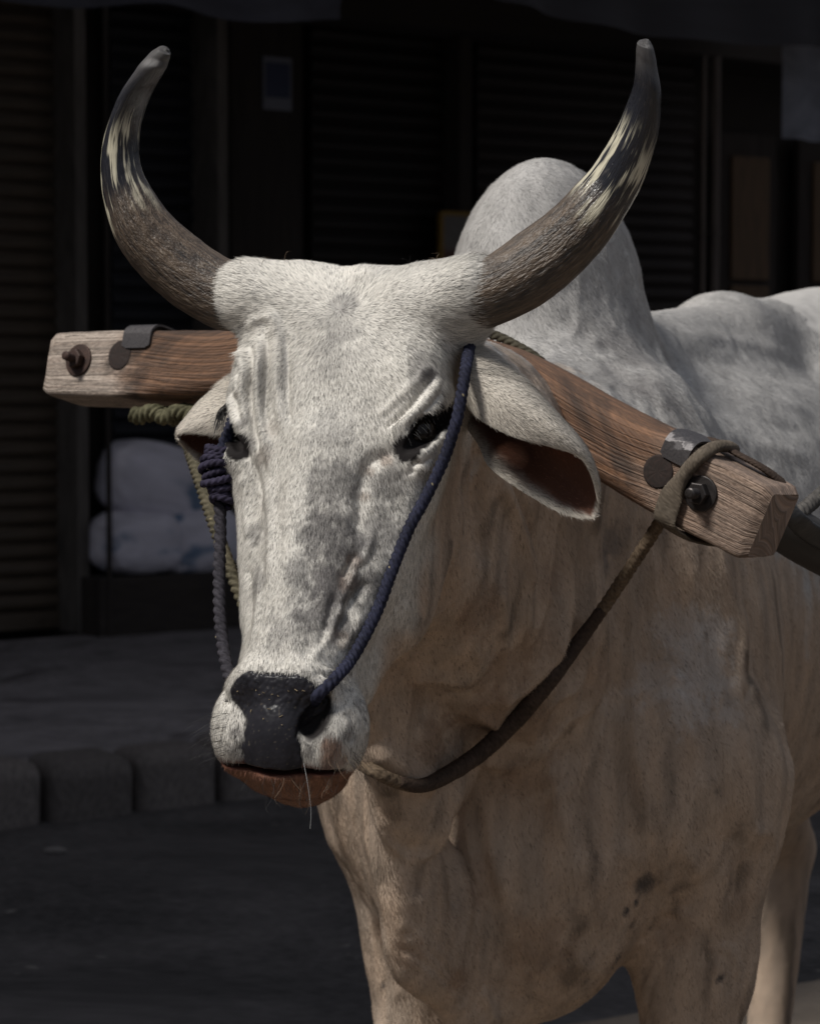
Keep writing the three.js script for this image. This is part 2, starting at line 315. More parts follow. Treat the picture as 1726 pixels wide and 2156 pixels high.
// neck, dewlap, shoulder
fold([[925, 1668], [935, 1797], [955, 1930]], -0.008, 0.016);
fold([[846, 1690], [860, 1800], [880, 1900]], -0.006, 0.016);
fold([[790, 1560], [830, 1610], [880, 1640], [915, 1645]], 0.012, 0.016);
fold([[1000, 905], [1005, 985], [1000, 1080], [1010, 1200]], -0.010, 0.016);
fold([[1035, 985], [1060, 1060], [1085, 1150], [1110, 1260]], 0.010, 0.014);
fold([[1060, 1000], [1085, 1070], [1120, 1150], [1140, 1230]], -0.006, 0.010);
fold([[1020, 1200], [1050, 1300], [1060, 1420], [1030, 1540]], 0.006, 0.014);
fold([[1150, 1180], [1165, 1300], [1150, 1440], [1120, 1560], [1080, 1680]], 0.006, 0.014);
fold([[1209, 1330], [1215, 1450], [1190, 1580], [1150, 1690], [1130, 1790]], -0.006, 0.010);
fold([[1235, 1340], [1240, 1460], [1216, 1590], [1180, 1690]], 0.005, 0.010);
fold([[1285, 1400], [1290, 1490], [1268, 1590], [1240, 1680]], -0.004, 0.010);
fold([[1530, 1240], [1556, 1330], [1540, 1420], [1524, 1480], [1518, 1560], [1530, 1680], [1540, 1750]], 0.007, 0.010);
fold([[1545, 1235], [1576, 1330], [1562, 1430], [1545, 1500]], -0.006, 0.008);
fold([[1500, 1330], [1510, 1420], [1490, 1500], [1500, 1560]], 0.005, 0.012);
fold([[1262, 1455], [1330, 1462], [1400, 1440], [1450, 1435]], 0.004, 0.009);
fold([[1340, 560], [1372, 680], [1420, 780], [1455, 870]], -0.014, 0.016);
fold([[1318, 520], [1345, 640], [1385, 740], [1430, 850]], 0.010, 0.016);
fold([[1395, 690], [1450, 790], [1475, 880]], 0.008, 0.016);
for (let i = 0; i < 5; i++) fold([[790 + i * 8, 1906 + i * 22], [850 + i * 5, 1944 + i * 20], [915 + i * 2, 2000 + i * 16], [980 - i * 2, 2066 + i * 12]], i % 2 ? -0.0018 : 0.0020, 0.0075);
fold([[1200, 1975], [1225, 2030], [1275, 2050]], 0.005, 0.010);
fold([[1310, 2055], [1350, 1990], [1420, 1920]], -0.008, 0.016);
for (let i = 0; i < 4; i++) fold([[1318 + i * 13, 2130], [1330 + i * 14, 2075], [1366 + i * 12, 2015], [1400 + i * 14, 1960]], i % 2 ? -0.004 : 0.004, 0.007);
fold([[1500, 1990], [1535, 2000], [1552, 2040], [1548, 2120]], 0.006, 0.008);
fold([[1010, 2080], [1030, 2120], [1050, 2160]], 0.006, 0.010);
fold([[1545, 1730], [1520, 1800], [1470, 1870], [1430, 1930]], -0.009, 0.018);
fold([[1470, 900], [1490, 1000], [1540, 1110], [1590, 1220]], 0.004, 0.018);
for (let i = 0; i < 5; i++) fold([[1420 + i * 10, 705 + i * 46], [1520, 712 + i * 50], [1620, 735 + i * 52], [1720, 770 + i * 50]], i % 2 ? -0.006 : 0.007, 0.020);   // skin creases behind the hump

const marks = [];   // patches of coat, dirt, and painted shade and lit areas: [point, radius, colour, strength, raggedness]
const mark = (px, py, rpx, col, k = 1, rag = 0.5) => { const p = hit(px, py); if (p) marks.push({ p, r: rpx / FP * p.distanceTo(SURVEY), col, k, rag }); };
const DARK = [0.055, 0.048, 0.046], SPECK_SHADE = [0.13, 0.12, 0.118], BROWN = [0.16, 0.095, 0.06];
for (const [x, y, r, k] of [[1350, 1850, 40, 0.75], [1334, 1897, 13, 0.8], [1316, 1917, 12, 0.8], [1330, 1944, 12, 0.7], [1298, 2015, 15, 0.7], [1285, 2035, 9, 0.6], [1227, 1707, 16, 0.7], [1435, 1607, 15, 0.9], [1487, 1640, 13, 0.7], [1505, 1662, 14, 0.7], [1462, 1602, 5, 0.9], [1483, 845, 7, 1], [805, 2074, 9, 0.9], [1515, 2058, 9, 0.8], [1243, 1772, 6, 0.7], [1370, 1955, 9, 0.5], [1555, 1470, 10, 0.5], [1158, 1236, 8, 0.7], [1486, 1762, 5, 0.9]]) mark(x, y, r, [0.075, 0.066, 0.062], Math.min(1, k * 1.25), 0.75);
for (const [x, y, r, k] of [[1290, 1140, 46, 0.55], [1275, 1180, 26, 0.6], [1310, 1150, 20, 0.7]]) mark(x, y, r, SPECK_SHADE, k, 1.6);
for (const [x, y, r, k] of [[1330, 745, 85, 0.50], [1300, 800, 70, 0.45], [1380, 830, 60, 0.45], [1430, 880, 55, 0.50], [1240, 690, 60, 0.28], [1330, 660, 50, 0.3], [1090, 420, 70, 0.15], [1200, 400, 60, 0.12]]) mark(x, y, r, SPECK_SHADE, k, 0.9);
for (const [x, y, r, k] of [[700, 1010, 55, 0.35], [690, 1120, 60, 0.45], [705, 1230, 55, 0.50], [660, 1290, 50, 0.42], [640, 1200, 40, 0.30], [745, 1150, 36, 0.45], [720, 1320, 36, 0.42], [770, 1230, 40, 0.38], [800, 1120, 50, 0.30], [820, 1020, 40, 0.26], [700, 900, 60, 0.18], [540, 1120, 30, 0.30], [545, 1220, 30, 0.25], [600, 1330, 50, 0.22], [722, 640, 30, 0.26], [716, 690, 50, 0.2], [700, 760, 60, 0.12], [880, 770, 34, 0.30], [905, 790, 22, 0.34], [520, 930, 18, 0.35], [512, 890, 14, 0.35], [1130, 790, 40, 0.2]]) mark(x, y, r, SPECK_SHADE, Math.min(0.9, k * 1.85), 1.8);  // grizzled hair, and the shaded side of the nose painted darker
for (const [x, y, r, k] of [[870, 915, 26, 0.55], [850, 950, 18, 0.75], [880, 975, 9, 0.9], [810, 962, 22, 0.6], [776, 985, 20, 0.55], [765, 1040, 18, 0.5], [895, 930, 20, 0.4], [930, 870, 16, 0.5], [560, 960, 26, 0.3], [575, 900, 20, 0.22], [735, 1220, 30, 0.4], [715, 1340, 24, 0.35], [745, 1180, 20, 0.4]]) mark(x, y, r, BROWN, k, 0.9);  // tear stains, and shade painted brown along the grooves beside the nose
for (const [x, y, r] of [[857, 940, 8], [866, 921, 10], [882, 903, 12], [900, 893, 13], [918, 872, 12], [930, 852, 9], [915, 902, 8], [480, 862, 12], [482, 885, 13], [488, 905, 9], [470, 850, 8], [884, 972, 6], [1016, 655, 16], [1022, 620, 14], [1020, 685, 12], [470, 660, 10]]) mark(x, y, r, DARK, 1, 0.7);
for (const [x, y, r, k] of [[735, 1540, 26, 0.5], [655, 1580, 14, 0.7], [650, 1555, 12, 0.7], [505, 1570, 14, 0.7], [508, 1595, 14, 0.7], [700, 1560, 20, 0.6], [760, 1480, 20, 0.5], [490, 1580, 16, 0.6], [500, 1540, 16, 0.7], [690, 1470, 14, 0.6], [650, 1420, 20, 0.3]]) mark(x, y, r, SPECK_SHADE, k, 1.3);
for (let i = 0; i < 70; i++) mark(480 + rnd() * 300, 1400 + rnd() * 190, 2.5 + rnd() * 2.5, DARK, 0.9, 0.2);
for (const [x, y, r, k] of [[700, 1575, 24, 0.7], [690, 1600, 20, 0.7], [720, 1595, 18, 0.6]]) mark(x, y, r, [0.22, 0.11, 0.065], k, 0.8);
for (const [x, y, r, k] of [[800, 1960, 40, 0.45], [860, 2010, 40, 0.4], [960, 2060, 36, 0.5], [1010, 1500, 90, 0.5], [1060, 1400, 90, 0.45], [1100, 1620, 80, 0.4], [1120, 1500, 70, 0.45], [960, 1700, 50, 0.4], [900, 1560, 60, 0.45], [1200, 1350, 60, 0.4], [1150, 1230, 60, 0.4], [1000, 1280, 70, 0.4], [1000, 1850, 60, 0.35], [1130, 1990, 80, 0.35], [1300, 2050, 40, 0.5], [1420, 1960, 50, 0.3], [900, 1450, 80, 0.3], [1240, 1420, 60, 0.25], [1140, 1330, 60, 0.25], [1560, 1900, 40, 0.3]]) mark(x, y, r, [0.20, 0.125, 0.080], k, 1.5);  // streaky dirt, with the shade on neck and chest painted in
for (const [x, y, r, k] of [[1470, 1400, 75, 0.5], [1440, 1480, 60, 0.5], [1500, 1330, 55, 0.5], [1420, 1320, 70, 0.4], [1380, 1440, 60, 0.3], [1520, 1500, 40, 0.4], [1300, 1480, 50, 0.25], [1052, 1030, 22, 0.5], [1066, 1085, 24, 0.5], [1080, 1145, 24, 0.45], [1095, 1210, 22, 0.35]]) mark(x, y, r, [0.47, 0.44, 0.42], k, 1.7);  // lit shoulder and neck folds painted paler into the coat

// ---------------------------------------------------------------- bull: assemble
const bull = thing('bull', 'pale grey humped bull with long upcurved horns standing under the wooden yoke', 'bull');
const HIDE = new THREE.MeshPhysicalMaterial({ vertexColors: true, roughness: 0.8, specularIntensity: 0.3 });
const camP = SURVEY;
const hb = [0, 0, 0], bb = [0, 0, 0];
// nose pad outline in the head's own axes
const padW = (y) => y > -0.448 ? -1 : y > -0.463 ? mix(0.050, 0.026, ((y + 0.463) / 0.015) ** 1.6) : y > -0.498 ? mix(0.0285, 0.050, smooth(-0.498, -0.463, y)) : mix(0.033, 0.0285, clamp((y + 0.535) / 0.037));
const chinSide = (h) => -0.829 * (h[1] + 0.526) - 0.559 * (h[2] + 0.045);   // > 0 below the line of the mouth
function inPad(h) { return h[2] > -0.075 && h[1] < -0.448 && h[1] > -0.56 && chinSide(h) < 0 ? padW(h[1]) - Math.abs(h[0]) : -1; }
function coat(x, y, z, nx, ny, nz, out) { // linear coat colour and how hairy the skin is (out[3])
  toHead(x, y, z, hb); toBody(x, y, z, bb);
  const inHead = smooth(0.03, -0.04, Math.max(hb[1] * 0.0 + (-hb[2] - 0.17), Math.abs(hb[0]) - 0.16)) * (hb[1] > -0.62 && hb[1] < 0.08 ? 1 : 0) * mix(1, smooth(-0.125, -0.070, hb[2] + 0.05 * noise(x * 25, y * 25, z * 25)), smooth(-0.10, -0.16, hb[1]) * smooth(-0.44, -0.40, hb[1]));
  const n1 = fbm(x * 9, y * 9, z * 9, 4), n2 = noise(x * 150, y * 150, z * 150), n3 = fbm(x * 55 + 4, y * 5, z * 55, 4);
  // trunk: cream to tan with paler and darker vertical streaks; back and hump whiter
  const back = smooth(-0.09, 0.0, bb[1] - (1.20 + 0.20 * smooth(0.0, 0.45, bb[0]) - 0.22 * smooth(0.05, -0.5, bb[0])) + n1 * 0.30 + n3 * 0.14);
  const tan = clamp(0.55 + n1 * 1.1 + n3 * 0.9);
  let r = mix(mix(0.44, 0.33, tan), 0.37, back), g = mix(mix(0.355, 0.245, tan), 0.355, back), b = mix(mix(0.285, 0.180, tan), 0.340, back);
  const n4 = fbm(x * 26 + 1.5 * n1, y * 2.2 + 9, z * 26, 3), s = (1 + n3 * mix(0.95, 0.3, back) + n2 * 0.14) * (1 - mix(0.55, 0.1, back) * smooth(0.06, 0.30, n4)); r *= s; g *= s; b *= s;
  // head: off-white, faintly speckled
  const e = 1 + n2 * 0.12 + n1 * 0.16; let hr = 0.61 * e, hg = 0.580 * e, hbl = 0.530 * e;
  r = mix(r, hr, inHead); g = mix(g, hg, inHead); b = mix(b, hbl, inHead);
  let hair = 1;
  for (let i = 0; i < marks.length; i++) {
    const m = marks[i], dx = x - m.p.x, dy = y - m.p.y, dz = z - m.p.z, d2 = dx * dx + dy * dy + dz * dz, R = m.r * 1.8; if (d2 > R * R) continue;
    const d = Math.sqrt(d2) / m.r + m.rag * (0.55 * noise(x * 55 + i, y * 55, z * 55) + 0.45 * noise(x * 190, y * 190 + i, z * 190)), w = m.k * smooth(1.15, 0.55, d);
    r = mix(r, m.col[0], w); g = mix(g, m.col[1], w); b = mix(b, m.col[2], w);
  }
  if (hb[1] < -0.36 && hb[2] > -0.2 && Math.abs(hb[0]) < 0.12) {
    const pad = inPad(hb) / 0.006 + 0.9 * noise(x * 90, y * 90, z * 90) + 0.5 * noise(x * 300, y * 300, z * 300);
    if (pad > -0.6) { const w = smooth(-0.6, 0.4, pad); r = mix(r, 0.020, w); g = mix(g, 0.019, w); b = mix(b, 0.021, w); hair = 1 - w; }
    const cs = chinSide(hb) + 0.003 * noise(x * 90, y * 90, z * 90), chin = smooth(-0.001, 0.003, cs) * smooth(-0.17, -0.13, hb[2]);
    r = mix(r, 0.20, chin); g = mix(g, 0.100, chin); b = mix(b, 0.062, chin);
    const lips = smooth(0.0095, 0.004, Math.abs(cs + 0.002)) * smooth(-0.12, -0.10, hb[2]) * smooth(0.075, 0.055, Math.abs(hb[0]));
    r = mix(r, 0.075, lips * 0.85); g = mix(g, 0.022, lips * 0.85); b = mix(b, 0.017, lips * 0.85); hair *= 1 - lips;
    for (const q of [-1, 1]) { const dx = hb[0] - (q > 0 ? 0.041 : -0.049), dy = hb[1] + 0.482, dz = hb[2] + (q > 0 ? 0.022 : 0.030), w = (q > 0 ? 1 : 0.55) * smooth(q > 0 ? 0.0235 : 0.018, q > 0 ? 0.0165 : 0.008, Math.hypot(dx, dy * 0.72, dz)); r = mix(r, 0.016, w); g = mix(g, 0.014, w); b = mix(b, 0.014, w); hair *= 1 - w; }
  }
  for (const E of EYE_CORNERS) { const [I, M, O] = E; let d = 9; for (const q of [I, M, O, [(I[0] + M[0]) / 2, (I[1] + M[1]) / 2, (I[2] + M[2]) / 2], [(O[0] + M[0]) / 2, (O[1] + M[1]) / 2, (O[2] + M[2]) / 2]]) d = Math.min(d, Math.hypot(hb[0] - q[0], hb[1] - q[1], hb[2] - q[2])); const w = smooth(0.0172, 0.0138, d + 0.003 * noise(x * 200, y * 200, z * 200)); r = mix(r, 0.011, w); g = mix(g, 0.009, w); b = mix(b, 0.009, w); hair *= 1 - w; }
  if (y < 0.10) { const w = smooth(0.10, 0.085, y + 0.01 * n1); r = mix(r, 0.05, w); g = mix(g, 0.045, w); b = mix(b, 0.04, w); hair *= 1 - w; }
  out[0] = Math.max(r, 0.008); out[1] = Math.max(g, 0.008); out[2] = Math.max(b, 0.008); out[3] = hair; out[4] = inHead;
}
function earGeo(st, n = 46, m = 40, thick = 0.0055) { // st: stations of [front rim, top, back, lower rim] as survey points; a sheet folded into a trough
  const rows = st.map((r) => new THREE.CatmullRomCurve3(r.map(([x, y, d]) => at(x, y, d)), false, 'centripetal').getPoints(m));
  const pos = [], side = [], idx = [], edge = []; const grid = [];
  for (let j = 0; j <= m; j++) { const c = new THREE.CatmullRomCurve3(rows.map((r) => r[j]), false, 'centripetal').getPoints(n); c.forEach((p, i) => { (grid[i] ??= [])[j] = p; }); }
  const N = (i, j) => { const a = grid[Math.min(i + 1, n)][j].clone().sub(grid[Math.max(i - 1, 0)][j]), b = grid[i][Math.min(j + 1, m)].clone().sub(grid[i][Math.max(j - 1, 0)]); return a.cross(b).normalize(); };
  for (const q of [-1, 1]) for (let i = 0; i <= n; i++) for (let j = 0; j <= m; j++) { const e = Math.min(j, m - j) / m, w = thick * 0.5 * Math.sqrt(clamp(e * 9 + 0.02)) * Math.sqrt(clamp((n - i) / n * 9 + 0.02)), p = grid[i][j].clone().addScaledVector(N(i, j), q * w); pos.push(p.x, p.y, p.z); side.push(q); edge.push(Math.min(j, m - j, (n - i) * 1.2)); }
  const o = (n + 1) * (m + 1), id = (q, i, j) => q * o + i * (m + 1) + j;
  for (let i = 0; i < n; i++) for (let j = 0; j < m; j++) { idx.push(id(1, i, j), id(1, i + 1, j), id(1, i + 1, j + 1), id(1, i, j), id(1, i + 1, j + 1), id(1, i, j + 1)); idx.push(id(0, i, j), id(0, i + 1, j + 1), id(0, i + 1, j), id(0, i, j), id(0, i, j + 1), id(0, i + 1, j + 1)); }
  for (let i = 0; i < n; i++) for (const [j, f] of [[0, 0], [m, 1]]) { const a = id(0, i, j), b = id(0, i + 1, j), c = id(1, i + 1, j), d = id(1, i, j); f ? idx.push(a, c, b, a, d, c) : idx.push(a, b, c, a, c, d); }
  for (let j = 0; j < m; j++) { const a = id(0, n, j), b = id(0, n, j + 1), c = id(1, n, j + 1), d = id(1, n, j); idx.push(a, b, c, a, c, d); }
  return { pos, idx, side, edge };
}
const earNear = earGeo([
  [[985, 860, 2.48], [972, 775, 2.47], [985, 718, 2.53], [990, 800, 2.60], [985, 905, 2.56]],
  [[1012, 885, 2.455], [1030, 800, 2.455], [1040, 752, 2.51], [1040, 850, 2.575], [1008, 940, 2.53]],
  [[1085, 922, 2.435], [1095, 850, 2.435], [1098, 800, 2.485], [1085, 900, 2.545], [1030, 984, 2.505]],
  [[1165, 943, 2.425], [1170, 905, 2.425], [1175, 880, 2.465], [1145, 960, 2.515], [1108, 1040, 2.49]],
  [[1222, 966, 2.425], [1228, 952, 2.43], [1228, 945, 2.455], [1205, 1010, 2.49], [1180, 1080, 2.475]],
  [[1252, 1020, 2.435], [1254, 1012, 2.44], [1255, 1010, 2.45], [1240, 1050, 2.47], [1222, 1092, 2.465]],
  [[1260, 1062, 2.445], [1260, 1060, 2.448], [1260, 1060, 2.452], [1257, 1075, 2.458], [1250, 1092, 2.456]]]);
const earFar = earGeo([
  [[530, 905, 2.56], [525, 840, 2.56], [515, 775, 2.61], [530, 860, 2.66], [520, 1040, 2.62]],
  [[480, 917, 2.555], [475, 860, 2.56], [466, 812, 2.60], [472, 900, 2.64], [470, 1012, 2.60]],
  [[430, 914, 2.56], [425, 880, 2.565], [422, 850, 2.60], [424, 910, 2.63], [430, 982, 2.60]],
  [[392, 912, 2.565], [392, 900, 2.57], [390, 888, 2.59], [390, 915, 2.61], [396, 950, 2.60]],
  [[374, 914, 2.57], [374, 912, 2.575], [373, 910, 2.58], [373, 918, 2.59], [376, 928, 2.585]]]);
const hideData = {};
{
  const nb = net.pos.length / 3, P = Float64Array.from(net.pos), g0 = new THREE.BufferGeometry();
  g0.setAttribute('position', new THREE.BufferAttribute(Float32Array.from(P), 3)); g0.setIndex(net.idx); g0.computeVertexNormals(); const N = g0.attributes.normal.array;
  for (let i = 0; i < nb; i++) {
    const x = P[i * 3], y = P[i * 3 + 1], z = P[i * 3 + 2]; let d = 0;
    for (const f of folds) {
      const b = f.b; if (x < b.min.x || x > b.max.x || y < b.min.y || y > b.max.y || z < b.min.z || z > b.max.z) continue;
      let m = 9, at_ = 0; const p = f.p;
      for (let k = 0; k < p.length - 1; k++) { const ax = p[k].x, ay = p[k].y, az = p[k].z, ux = p[k + 1].x - ax, uy = p[k + 1].y - ay, uz = p[k + 1].z - az, t = clamp(((x - ax) * ux + (y - ay) * uy + (z - az) * uz) / (ux * ux + uy * uy + uz * uz + 1e-12)); const e = (x - ax - ux * t) ** 2 + (y - ay - uy * t) ** 2 + (z - az - uz * t) ** 2; if (e < m) { m = e; at_ = (k + t) / (p.length - 1); } }
      m = Math.sqrt(m); if (m > f.w * 3) continue;
      d += f.h * Math.exp(-1.6 * (m / f.w) * (m / f.w)) * smooth(0, 0.18, at_) * smooth(1, 0.82, at_) * (x > 0.14 ? 0.55 : 1) * (0.95 + 0.45 * noise(x * 22, y * 22, z * 22));
    }
    toBody(x, y, z, bb); toHead(x, y, z, hb);
    const neck = smooth(0.0, 0.12, bb[0] + 0.06) * smooth(1.36, 1.25, bb[1]) * smooth(0.62, 0.75, bb[1]) * (hb[2] > -0.20 ? smooth(-0.14, -0.24, hb[2]) : 1);
    if (neck > 0) d += neck * 0.020 * (1 - 2.6 * Math.abs(noise(x * 17 + y * 2.2, y * 1.3, z * 17 + y * 1.0))) * (0.6 + 0.8 * noise(x * 3, y * 3, z * 3 + 7));
    if (z < -2.7) { const w = 1 - Math.abs(noise(x * 34 + 3, y * 16 + 0.8 * noise(x * 9, y * 9, z * 9), z * 34)) * 2.4; d += mix(0.004, 0.010, smooth(-0.3, 0, bb[0])) * fbm(x * 9, y * 5, z * 9, 3) + 0.0016 * noise(x * 60, y * 40, z * 60) + 0.0022 * w * smooth(0.0, 0.25, noise(x * 4 + 8, y * 4, z * 4) + 0.1) * smooth(-0.3, -0.1, bb[0]); }
    else d += 0.0014 * fbm(x * 40, y * 40, z * 40, 3) + 0.0007 * noise(x * 170, y * 170, z * 170);
    P[i * 3] += N[i * 3] * d; P[i * 3 + 1] += N[i * 3 + 1] * d; P[i * 3 + 2] += N[i * 3 + 2] * d;
  }
  const pos = Array.from(P), idx = net.idx.slice(), tint = new Map(); let base = nb;
  for (const e of [earNear, earFar]) { e.pos.forEach((v) => pos.push(v)); e.idx.forEach((v) => idx.push(v + base)); e.side.forEach((q, i) => tint.set(base + i, [q, e.edge[i]])); base += e.pos.length / 3; }
  const g = new THREE.BufferGeometry(), n = base, C = new Float32Array(n * 3), HR = new Float32Array(n), HD = new Float32Array(n), o = [0, 0, 0, 0, 0];
  g.setAttribute('position', new THREE.BufferAttribute(Float32Array.from(pos), 3)); g.setIndex(idx); g.computeVertexNormals(); const N2 = g.attributes.normal.array;
  for (let i = 0; i < n; i++) {
    const x = pos[i * 3], y = pos[i * 3 + 1], z = pos[i * 3 + 2];
    if (tint.has(i)) {
      const [sd, ed] = tint.get(i), q = 1 + 0.35 * fbm(x * 30, y * 30, z * 30, 3), inn = sd === INNER(i, nb) ? smooth(1.0, 3.5, ed + 1.5 * noise(x * 90, y * 90, z * 90)) : 0, red = smooth(0.0, 0.5, fbm(x * 22 + 5, y * 22, z * 22, 2));  // red lining: light glowing through the ear, painted into the colour
      C[i * 3] = mix(0.50, mix(0.12, 0.19, red), inn) * q; C[i * 3 + 1] = mix(0.455, mix(0.055, 0.062, red), inn) * q; C[i * 3 + 2] = mix(0.395, mix(0.036, 0.030, red), inn) * q; HR[i] = mix(1, 0.2, inn);
      HD[i] = 1; continue;
    }
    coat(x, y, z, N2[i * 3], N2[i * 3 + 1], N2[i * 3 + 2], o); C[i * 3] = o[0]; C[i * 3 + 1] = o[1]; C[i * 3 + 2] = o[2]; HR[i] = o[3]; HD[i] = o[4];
  }
  g.setAttribute('color', new THREE.BufferAttribute(C, 3));
  mesh('body', g, HIDE, bull);
  Object.assign(hideData, { pos, idx, N: N2, C, HR, HD });
  console.log('hide done', Date.now() - T0);
}
function INNER(i, nb) { return i - nb < earNear.pos.length / 3 ? -1 : 1; }
{ // short coat: one thin blade per hair, lying along the way the coat grows
  const { pos, idx, N, C, HR, HD } = hideData, W = hit(715, 650), HP = [], HN = [], HC = [];
  const v = (i, o) => o.set(pos[i * 3], pos[i * 3 + 1], pos[i * 3 + 2]), A = new THREE.Vector3(), Bv = new THREE.Vector3(), Cv = new THREE.Vector3(), p = new THREE.Vector3(), nn = new THREE.Vector3(), d = new THREE.Vector3(), sd = new THREE.Vector3(), tc = new THREE.Vector3();
  const back = new THREE.Vector3(-FWx, 0, -FWz);
  for (let t = 0; t < idx.length; t += 3) {
    const i = idx[t], j = idx[t + 1], k = idx[t + 2], hr = (HR[i] + HR[j] + HR[k]) / 3; if (hr < 0.05) continue;
    v(i, A); v(j, Bv); v(k, Cv);
    tc.copy(camP).sub(A).normalize(); nn.set(N[i * 3], N[i * 3 + 1], N[i * 3 + 2]); const fc = nn.dot(tc); if (fc < -0.35) continue;
    toBody(A.x, A.y, A.z, bb); if (bb[0] < -0.75 || A.y < 0.38) continue;
    const hd = (HD[i] + HD[j] + HD[k]) / 3, area = Bv.clone().sub(A).cross(Cv.clone().sub(A)).length() / 2;
    const want = area * mix(2.0e5, 6.0e5, hd) * hr * (fc < 0.3 ? 1.3 : 1); let cnt = Math.floor(want); if (rnd() < want - cnt) cnt++;
    for (let q = 0; q < cnt; q++) {
      let u = rnd(), w = rnd(); if (u + w > 1) { u = 1 - u; w = 1 - w; }
      p.copy(A).addScaledVector(Bv, u).addScaledVector(Cv, w).addScaledVector(A, -u - w);
      nn.set(mix(N[i * 3], N[j * 3], u), mix(N[i * 3 + 1], N[j * 3 + 1], u), mix(N[i * 3 + 2], N[j * 3 + 2], u)).normalize();
      if (hd > 0.5) d.copy(p).sub(W).normalize(); else d.set(0, -1, 0).addScaledVector(back, 0.45);
      const f = 3.5; d.x += 0.5 * noise(p.x * 40 * f / 3, p.y * 40, p.z * 40) + (rnd() - 0.5) * 0.5; d.y += 0.5 * noise(p.x * 40 + 9, p.y * 40, p.z * 40) + (rnd() - 0.5) * 0.5; d.z += (rnd() - 0.5) * 0.5;
      d.addScaledVector(nn, -d.dot(nn)).normalize().addScaledVector(nn, mix(0.12, 0.42, rnd() * rnd())).normalize();
      sd.crossVectors(d, nn).normalize();
      toHead(p.x, p.y, p.z, hb); const tuft = hd > 0.5 && hb[1] > -0.10 ? smooth(0.085, 0.125, Math.abs(hb[0])) : 0, len = mix(0.0065, 0.0060, hd) * (1 + 1.3 * tuft) * (0.55 + 0.6 * rnd()) * (1 + 0.6 * noise(p.x * 28, p.y * 28, p.z * 28)), wd = mix(0.0007, 0.00055, hd) * (0.7 + 0.6 * rnd());
      HP.push(p.x - sd.x * wd / 2, p.y - sd.y * wd / 2, p.z - sd.z * wd / 2, p.x + sd.x * wd / 2, p.y + sd.y * wd / 2, p.z + sd.z * wd / 2, p.x + d.x * len, p.y + d.y * len, p.z + d.z * len);
      const mxn = nn.clone().addScaledVector(d, 0.25).normalize(); for (let z = 0; z < 3; z++) HN.push(mxn.x, mxn.y, mxn.z);
      const dk = rnd(), m = dk < mix(0.08, 0.25, hd) ? 0.20 + 0.35 * rnd() : 0.92 + 0.35 * rnd();
      const lu = (C[i * 3] + C[i * 3 + 1]) / 2, mm = lu < 0.2 ? 0.7 + 0.6 * rnd() + (rnd() < 0.2 ? 0.8 : 0) : m;
      for (let z = 0; z < 3; z++) { const tip = z === 2 ? 1.08 : 1; HC.push(Math.min(0.85, C[i * 3] * mm * tip), Math.min(0.83, C[i * 3 + 1] * mm * tip), Math.min(0.8, C[i * 3 + 2] * mm * tip)); }
    }
  }
  const g = new THREE.BufferGeometry(); g.setAttribute('position', new THREE.Float32BufferAttribute(HP, 3)); g.setAttribute('normal', new THREE.Float32BufferAttribute(HN, 3)); g.setAttribute('color', new THREE.Float32BufferAttribute(HC, 3));
  const m = mesh('coat_hair', g, new THREE.MeshPhysicalMaterial({ vertexColors: true, roughness: 0.65, specularIntensity: 0.6, side: THREE.DoubleSide }), bull); m.userData.kind = 'stuff';
  console.log('hairs', HP.length / 9, Date.now() - T0);
}
